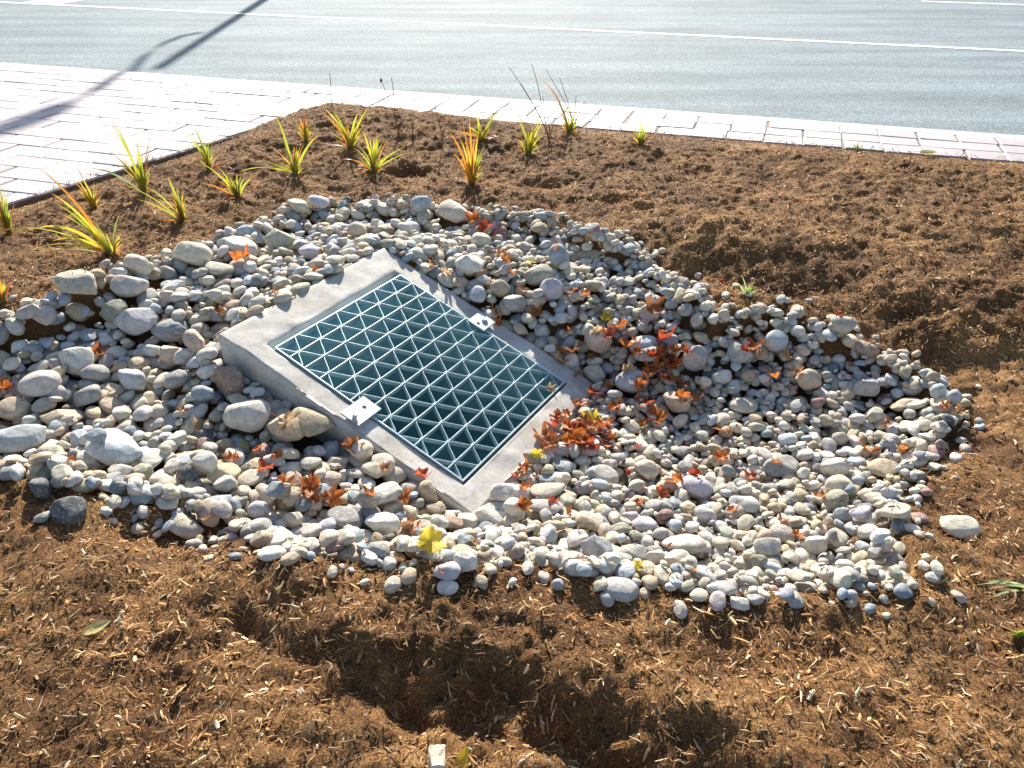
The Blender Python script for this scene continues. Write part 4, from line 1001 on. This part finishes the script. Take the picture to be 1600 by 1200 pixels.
# ---------------------------------------------------------------- bed plants
YG = (.42, .46, .05); GY = (.62, .52, .05); OR = (.62, .26, .04); GN = (.22, .34, .06); RB = (.24, .09, .05); DR = (.42, .32, .2); PG = (.45, .58, .30)
def plant(name, base, tips, label, width=.011, auto=0, spread=26, height=60, cols=(YG, GY, GN), red_base=True, cat='plant', group='young daylily clumps in the mulch', dry=3, seed=0):
    height *= 1.1
    r = random.Random(seed * 13 + int(base[0])); B = hit([base])[0]; sc = FPX / to_px([B])[0][2]
    root = empty(name, B.tolist()); tag(root, label, cat, group)
    sets = {'leaf_blades': [], 'dry_leaves': []}
    for t in tips: sets['leaf_blades'].append((t[0] / sc * 1.08, -t[1] / sc * 1.15, t[2] if len(t) > 2 else r.choice(cols), width * r.uniform(.8, 1.25)))
    if name == 'daylily' and red_base:
        for k in range(20): sets['leaf_blades'].append((r.uniform(-1, 1) * (spread + 6) / sc, height * r.uniform(.25, .95) / sc, r.choice((YG, GY, YG, OR, GN, RB)), .0075 * r.uniform(.6, 1.5)))
    for k in range(auto):
        a = r.uniform(-1, 1); sets['leaf_blades'].append((a * spread / sc, height * r.uniform(.45, 1.) * (1 - .25 * abs(a)) / sc, r.choice(cols), width * r.uniform(.6, 1.)))
    for k in range(dry * 2 + 1): sets['dry_leaves'].append((r.uniform(-1, 1) * 36 / sc, r.uniform(-.05, .22) * height / sc, r.choice((RB, DR, OR)), width * .7))
    for nm, L_ in sets.items():
        if not L_: continue
        V = []; F = []; C = []; off = 0
        for dx, dz, col, w in L_:
            b0 = np.array([r.uniform(-.014, .014), r.uniform(-.014, .014), -.012]); L0 = math.hypot(dx, dz); tip = np.array([dx, r.uniform(-.5, .35) * L0 * .6 - .01, max(dz, .01)])
            mid = np.array([dx * .35, tip[1] * .35, max(dz * .68, L0 * .22)]) if dz > .3 * abs(dx) else np.array([dx * .45, tip[1] * .45, max(dz, 0) * .9 + L0 * .22])
            n = 9; side0 = np.array([math.cos(r.uniform(-.7, .7)), math.sin(r.uniform(-.7, .7)), 0])
            for i in range(n + 1):
                t = i / n; P = (1 - t) ** 2 * b0 + 2 * t * (1 - t) * mid + t * t * tip; T_ = 2 * (1 - t) * (mid - b0) + 2 * t * (tip - mid); T_ /= np.linalg.norm(T_) + 1e-9
                sd = side0 - T_ * (side0 @ T_); sd /= np.linalg.norm(sd) + 1e-9; nn = np.cross(T_, sd); ww = w / 2 * (1 - t ** 2.6) * (.7 + .9 * t if t < .35 else 1.0) + .0004
                V += [P - sd * ww, P - nn * ww * .35, P + sd * ww]
                c = np.array(col)
                if red_base and t < .25: c = c * (t / .25) + np.array(RB) * (1 - t / .25)
                if t > .85: c = c * .5 + np.array(OR) * .5
                C += [c, c, c]
            for i in range(n):
                for k in (0, 1): a = off + i * 3 + k; F.append((a, a + 1, a + 4, a + 3))
            off += (n + 1) * 3
        mobj(nm, mesh_np(nm, np.array(V), np.array(F), True, np.array(C)), M_blade, root)
    return root
def stemmed(root_tips, base, name, label, bud=True, cat='plant', group='dry flower stalks in the mulch', h=None):
    B = hit([base])[0]; sc = FPX / to_px([B])[0][2]; root = empty(name, B.tolist()); tag(root, label, cat, group)
    for (dx, dy) in root_tips:
        bm = bmesh.new(); prev = None; n = 8; r = random.Random(int(base[0] + dx)); k1 = r.uniform(-.03, .03)
        for i in range(n + 1):
            t = i / n; c = Vector((dx / sc * t ** 1.3 + k1 * math.sin(t * 5) * .4, -.02 * t, -.01 - dy / sc * t)); rr_ = .0045 * (1 - .5 * t)
            ring = [bm.verts.new(c + Vector((math.cos(a) * rr_, math.sin(a) * rr_, 0))) for a in (0, 2.09, 4.19)]
            if prev:
                for k in range(3): bm.faces.new((prev[k], prev[(k + 1) % 3], ring[(k + 1) % 3], ring[k]))
            prev = ring
        bm_obj('stem', bm, M_stem, root, True)
        if bud:
            bm = bmesh.new(); bmesh.ops.create_icosphere(bm, subdivisions=2, radius=.011); bmesh.ops.scale(bm, vec=(.8, .8, 1.35), verts=bm.verts)
            for v in bm.verts: v.co *= 1 + .15 * math.sin(v.co.x * 900 + v.co.z * 700)
            bm_obj('seed_head', bm, M_stem, root, True).location = c
            bud = False
    return root
plant('daylily', (16, 366), [(-22, -95), (0, -88), (6, -110, RB), (14, -62), (-6, -70), (22, -55), (-28, -50), (18, -100, RB)], 'tall yellow green tufted clump at the left picture edge', auto=10, spread=20, height=80, width=.014)
plant('daylily', (176, 398), [(-78, -112, OR), (-58, -88, GY), (-50, -60, YG), (-60, -74, YG), (-176, -26, YG), (-110, -30, GY), (-116, -6, GY), (-95, 14, YG), (-90, -14, GY)], 'sprawling clump with long flat leaves reaching left over the mulch', width=.018, dry=5)
plant('daylily', (6, 474), [(2, -108, GY), (-4, -80, GY), (30, -36, RB), (48, 6, RB), (10, -44, OR), (-30, -60)], 'reddish clump cut off by the left picture edge near the stones', cols=(OR, GY), width=.016, auto=3, dry=5)
plant('daylily', (148, 326), [(-28, -60, OR), (-16, -44, GY), (4, -48, GY), (2, -66, RB), (-8, -40, YG), (8, -36, GY)], 'small upright yellow clump between two larger ones at left', auto=2, spread=12, height=40)
plant('daylily', (226, 302), [(-38, -72, RB), (-22, -90, YG), (-14, -100, YG), (-32, -48, YG), (26, -80, DR), (16, -60, YG), (8, -74, YG), (-110, -24, PG)], 'bushiest green yellow clump beside the paving edge', auto=16, spread=20, height=76, cols=(YG, GN, YG), width=.012)
plant('daylily', (286, 346), [(-74, -62, YG), (-62, -30, YG), (-34, -56, YG), (-2, -64, YG), (6, -36, YG), (-10, -60, YG), (8, -50, GN)], 'arching yellow green clump just above the stones at left', auto=2, spread=10, height=50, width=.014)
plant('daylily', (327, 264), [(-26, -62, YG), (-8, -62, GN), (-18, -52, YG), (-14, -36), (4, -40), (20, -20, DR)], 'leaning green clump near the paving left of centre', auto=6, spread=12, height=48)
plant('daylily', (372, 308), [(-38, -54, GY), (-28, -30, OR), (30, -30, YG), (-16, -44, YG), (6, -34, YG), (-48, -20, OR)], 'low yellow clump with leaves fanned left and right', auto=3, spread=14, height=36)
plant('daylily', (462, 272), [(-20, -80, YG), (-16, -62, YG), (-50, -22, YG), (-38, -12, GY), (40, -52, YG), (-32, -44, OR), (4, -30, YG), (8, -22, YG), (-82, 4, YG)], 'yellow clump with two tall blades left of centre', auto=4, spread=14, height=44, width=.014)
plant('daylily', (478, 220), [(-2, -34, OR), (4, -40, RB), (-14, -26, YG), (8, -30, OR), (2, -26, OR)], 'small orange tuft beside the paving edge left of centre', auto=2, spread=8, height=30, dry=1)
plant('daylily', (548, 232), [(-28, -56, GY), (-22, -52, YG), (-36, -46, OR), (-30, -24, YG), (26, -44, YG), (34, -56, GY), (18, -50, YG), (-42, 8, PG), (12, -30, OR)], 'clump of broad yellow blades in a vee near the bed point', auto=4, spread=20, height=40, width=.016)
plant('daylily', (584, 268), [(-8, -58, GY), (0, -48, YG), (12, -44, YG), (-54, -14, OR), (62, -28, YG), (48, -34, YG), (24, -22, YG)], 'open clump with leaves spread flat to both sides', width=.015, auto=1, dry=3)
plant('daylily', (738, 290), [(-30, -78, OR), (-12, -82, OR), (-26, -46, OR), (-4, -60, GY), (6, -70, OR), (10, -66, GY), (0, -96, OR), (-16, -62, GY)], 'dense orange and yellow upright clump in the centre', auto=16, spread=16, height=58, cols=(OR, GY, OR, GY), width=.013)
plant('daylily', (752, 218), [(-6, -36, YG), (28, -40, YG), (-18, -20, GY), (-36, -12, OR), (22, -28, YG)], 'small yellow clump with a broad right-leaning blade', auto=1, spread=10, height=24, width=.017, dry=2)
plant('daylily', (826, 240), [(-18, -56, YG), (-14, -46, YG), (6, -34, GY), (18, -52, YG), (22, -46, GY), (12, -40, YG), (26, -30)], 'pair of yellow blade tufts in front of dry stalks', auto=6, spread=20, height=38, width=.013)
plant('daylily', (890, 206), [(-22, -34, YG), (-8, -36, YG), (8, -32, YG), (-16, -28, YG), (-50, -78, DR), (-34, -62, RB)], 'green tuft under tall dry stalks next to the paver strip', auto=6, spread=18, height=26, cols=(YG, GN))
plant('daylily', (1000, 226), [(-2, -32, YG), (12, -34, YG), (-12, -10, GY), (8, -24, YG), (4, -30, YG), (24, -20, RB)], 'small yellow tuft standing alone near the paver strip', auto=3, spread=9, height=24, dry=3)
plant('daylily', (1612, 918), [(-94, 2, PG), (-60, -22, PG), (-40, 4, PG), (-66, 44, PG), (-80, 0, PG), (-30, -30, PG)], 'pale green blades reaching in from the right picture edge', width=.009, red_base=False, dry=1, seed=4)
plant('weed', (1592, 992), [(-20, -14, GN), (-8, -22, YG), (10, -18, GN), (-14, -4, GN), (12, 0, GN), (2, -26, GN)], 'small green weed low at the right picture edge', cat='weed', group=None, auto=10, spread=24, height=20, width=.008, cols=(GN,), red_base=False, dry=0)
plant('weed', (1168, 462), [(-26, -26, PG), (-14, -30, PG), (6, -24, GN), (-10, -14, GN), (14, -12, GN), (0, -22, GN)], 'wispy green weed in the shaded mulch behind the stones', cat='weed', group=None, auto=16, spread=16, height=22, width=.005, cols=(GN, PG), red_base=False, dry=1)
plant('weed', (1338, 234), [(-8, -10, GN), (0, -12, GN), (10, -4, DR), (-4, -8, GN), (6, -8, GN)], 'tiny dark green sprig against the paver strip', cat='weed', group=None, auto=6, spread=10, height=10, width=.008, cols=(GN,), red_base=False, dry=0)
stemmed([(-22, -80), (-8, -84), (10, -26)], (624, 206), 'dry_flower_stalk', 'tall thin stalk with a seed head at the bed point')
stemmed([(-2, -36), (4, -30)], (645, 210), 'dry_flower_stalk', 'short dark twig right of the tall seed stalk', False)
stemmed([(-4, -68), (6, -40)], (690, 232), 'dry_flower_stalk', 'bare dark stalk left of the orange clump', False)
stemmed([(-62, -112), (-30, -116), (-44, -88), (14, -60), (-10, -70)], (858, 220), 'dry_flower_stalk', 'spray of long dry stalks crossing the paver strip', False)
stemmed([(-24, -78), (-44, -90), (4, -50), (16, -44)], (896, 200), 'dry_flower_stalk', 'dry stalks rising right of the longest spray', False)
stemmed([(-2, -64)], (523, 178), 'dry_flower_stalk', 'single curved stalk against the pavement left of the point', False)
stemmed([(0, -46)], (1000, 205), 'dry_flower_stalk', 'thin straight stalk behind the lone small tuft', False)

# ---------------------------------------------------------------- street lamp beyond the road: stands out of the picture, its shadow crosses it
def lamp():
    sh = np.array([sdir.x, sdir.y]) / math.cos(SUN_EL); te = math.tan(SUN_EL)
    tip = onz([(247, 107)], RZ)[0]; HP = 8.6; base = tip + sh * (HP / te)         # shadow tip of the mast
    lat = np.array([-sh[1], sh[0]])                                                # sideways direction
    def at_shadow(px, z):   # point on the plane through the mast square to the sun whose shadow falls at px
        g = onz([px], z)[0]; d = (base - g) @ sh; return Vector((*(g + sh * d), z + d * te))
    root = empty('street_lamp', (base[0], base[1], RZ)); tag(root, 'tall grey street lamp across the road whose shadow falls on the paving', 'street lamp')
    B = Vector((base[0], base[1], RZ))
    def tube(name, pts, rs, parent=root):
        bm = bmesh.new(); prev = None
        for i, (p, r_) in enumerate(zip(pts, rs)):
            d = (pts[min(i + 1, len(pts) - 1)] - pts[max(i - 1, 0)]).normalized(); q = d.to_track_quat('Z', 'Y')
            ring = [bm.verts.new(p - B + q @ Vector((math.cos(a) * r_, math.sin(a) * r_, 0))) for a in np.linspace(0, 2 * math.pi, 12, endpoint=False)]
            if prev:
                for k in range(12): bm.faces.new((prev[k], prev[(k + 1) % 12], ring[(k + 1) % 12], ring[k]))
            else: bm.faces.new(ring[::-1])
            prev = ring
        bm.faces.new(prev); return bm_obj(name, bm, M_metal_dark, parent, True)
    top = B + Vector((0, 0, HP)); tube('mast', [B, B + Vector((0, 0, 2)), B + Vector((0, 0, 5)), top], [.11, .10, .085, .07])
    arm = [at_shadow(p, z) for p, z in (((315, 51), RZ), ((285, 56), RZ), ((255, 68), RZ), ((225, 88), RZ), ((196, 108), 0), ((150, 140), 0), ((100, 165), 0))]
    tube('arm', arm, [.045] * 5 + [.07, .08])
    tube('lamp_head', [at_shadow(p, 0) for p in ((100, 165), (60, 182), (10, 200), (-30, 216))], [.12, .15, .14, .06])
    tube('base_collar', [B, B + Vector((0, 0, .25)), B + Vector((0, 0, .3))], [.2, .2, .12])
lamp()
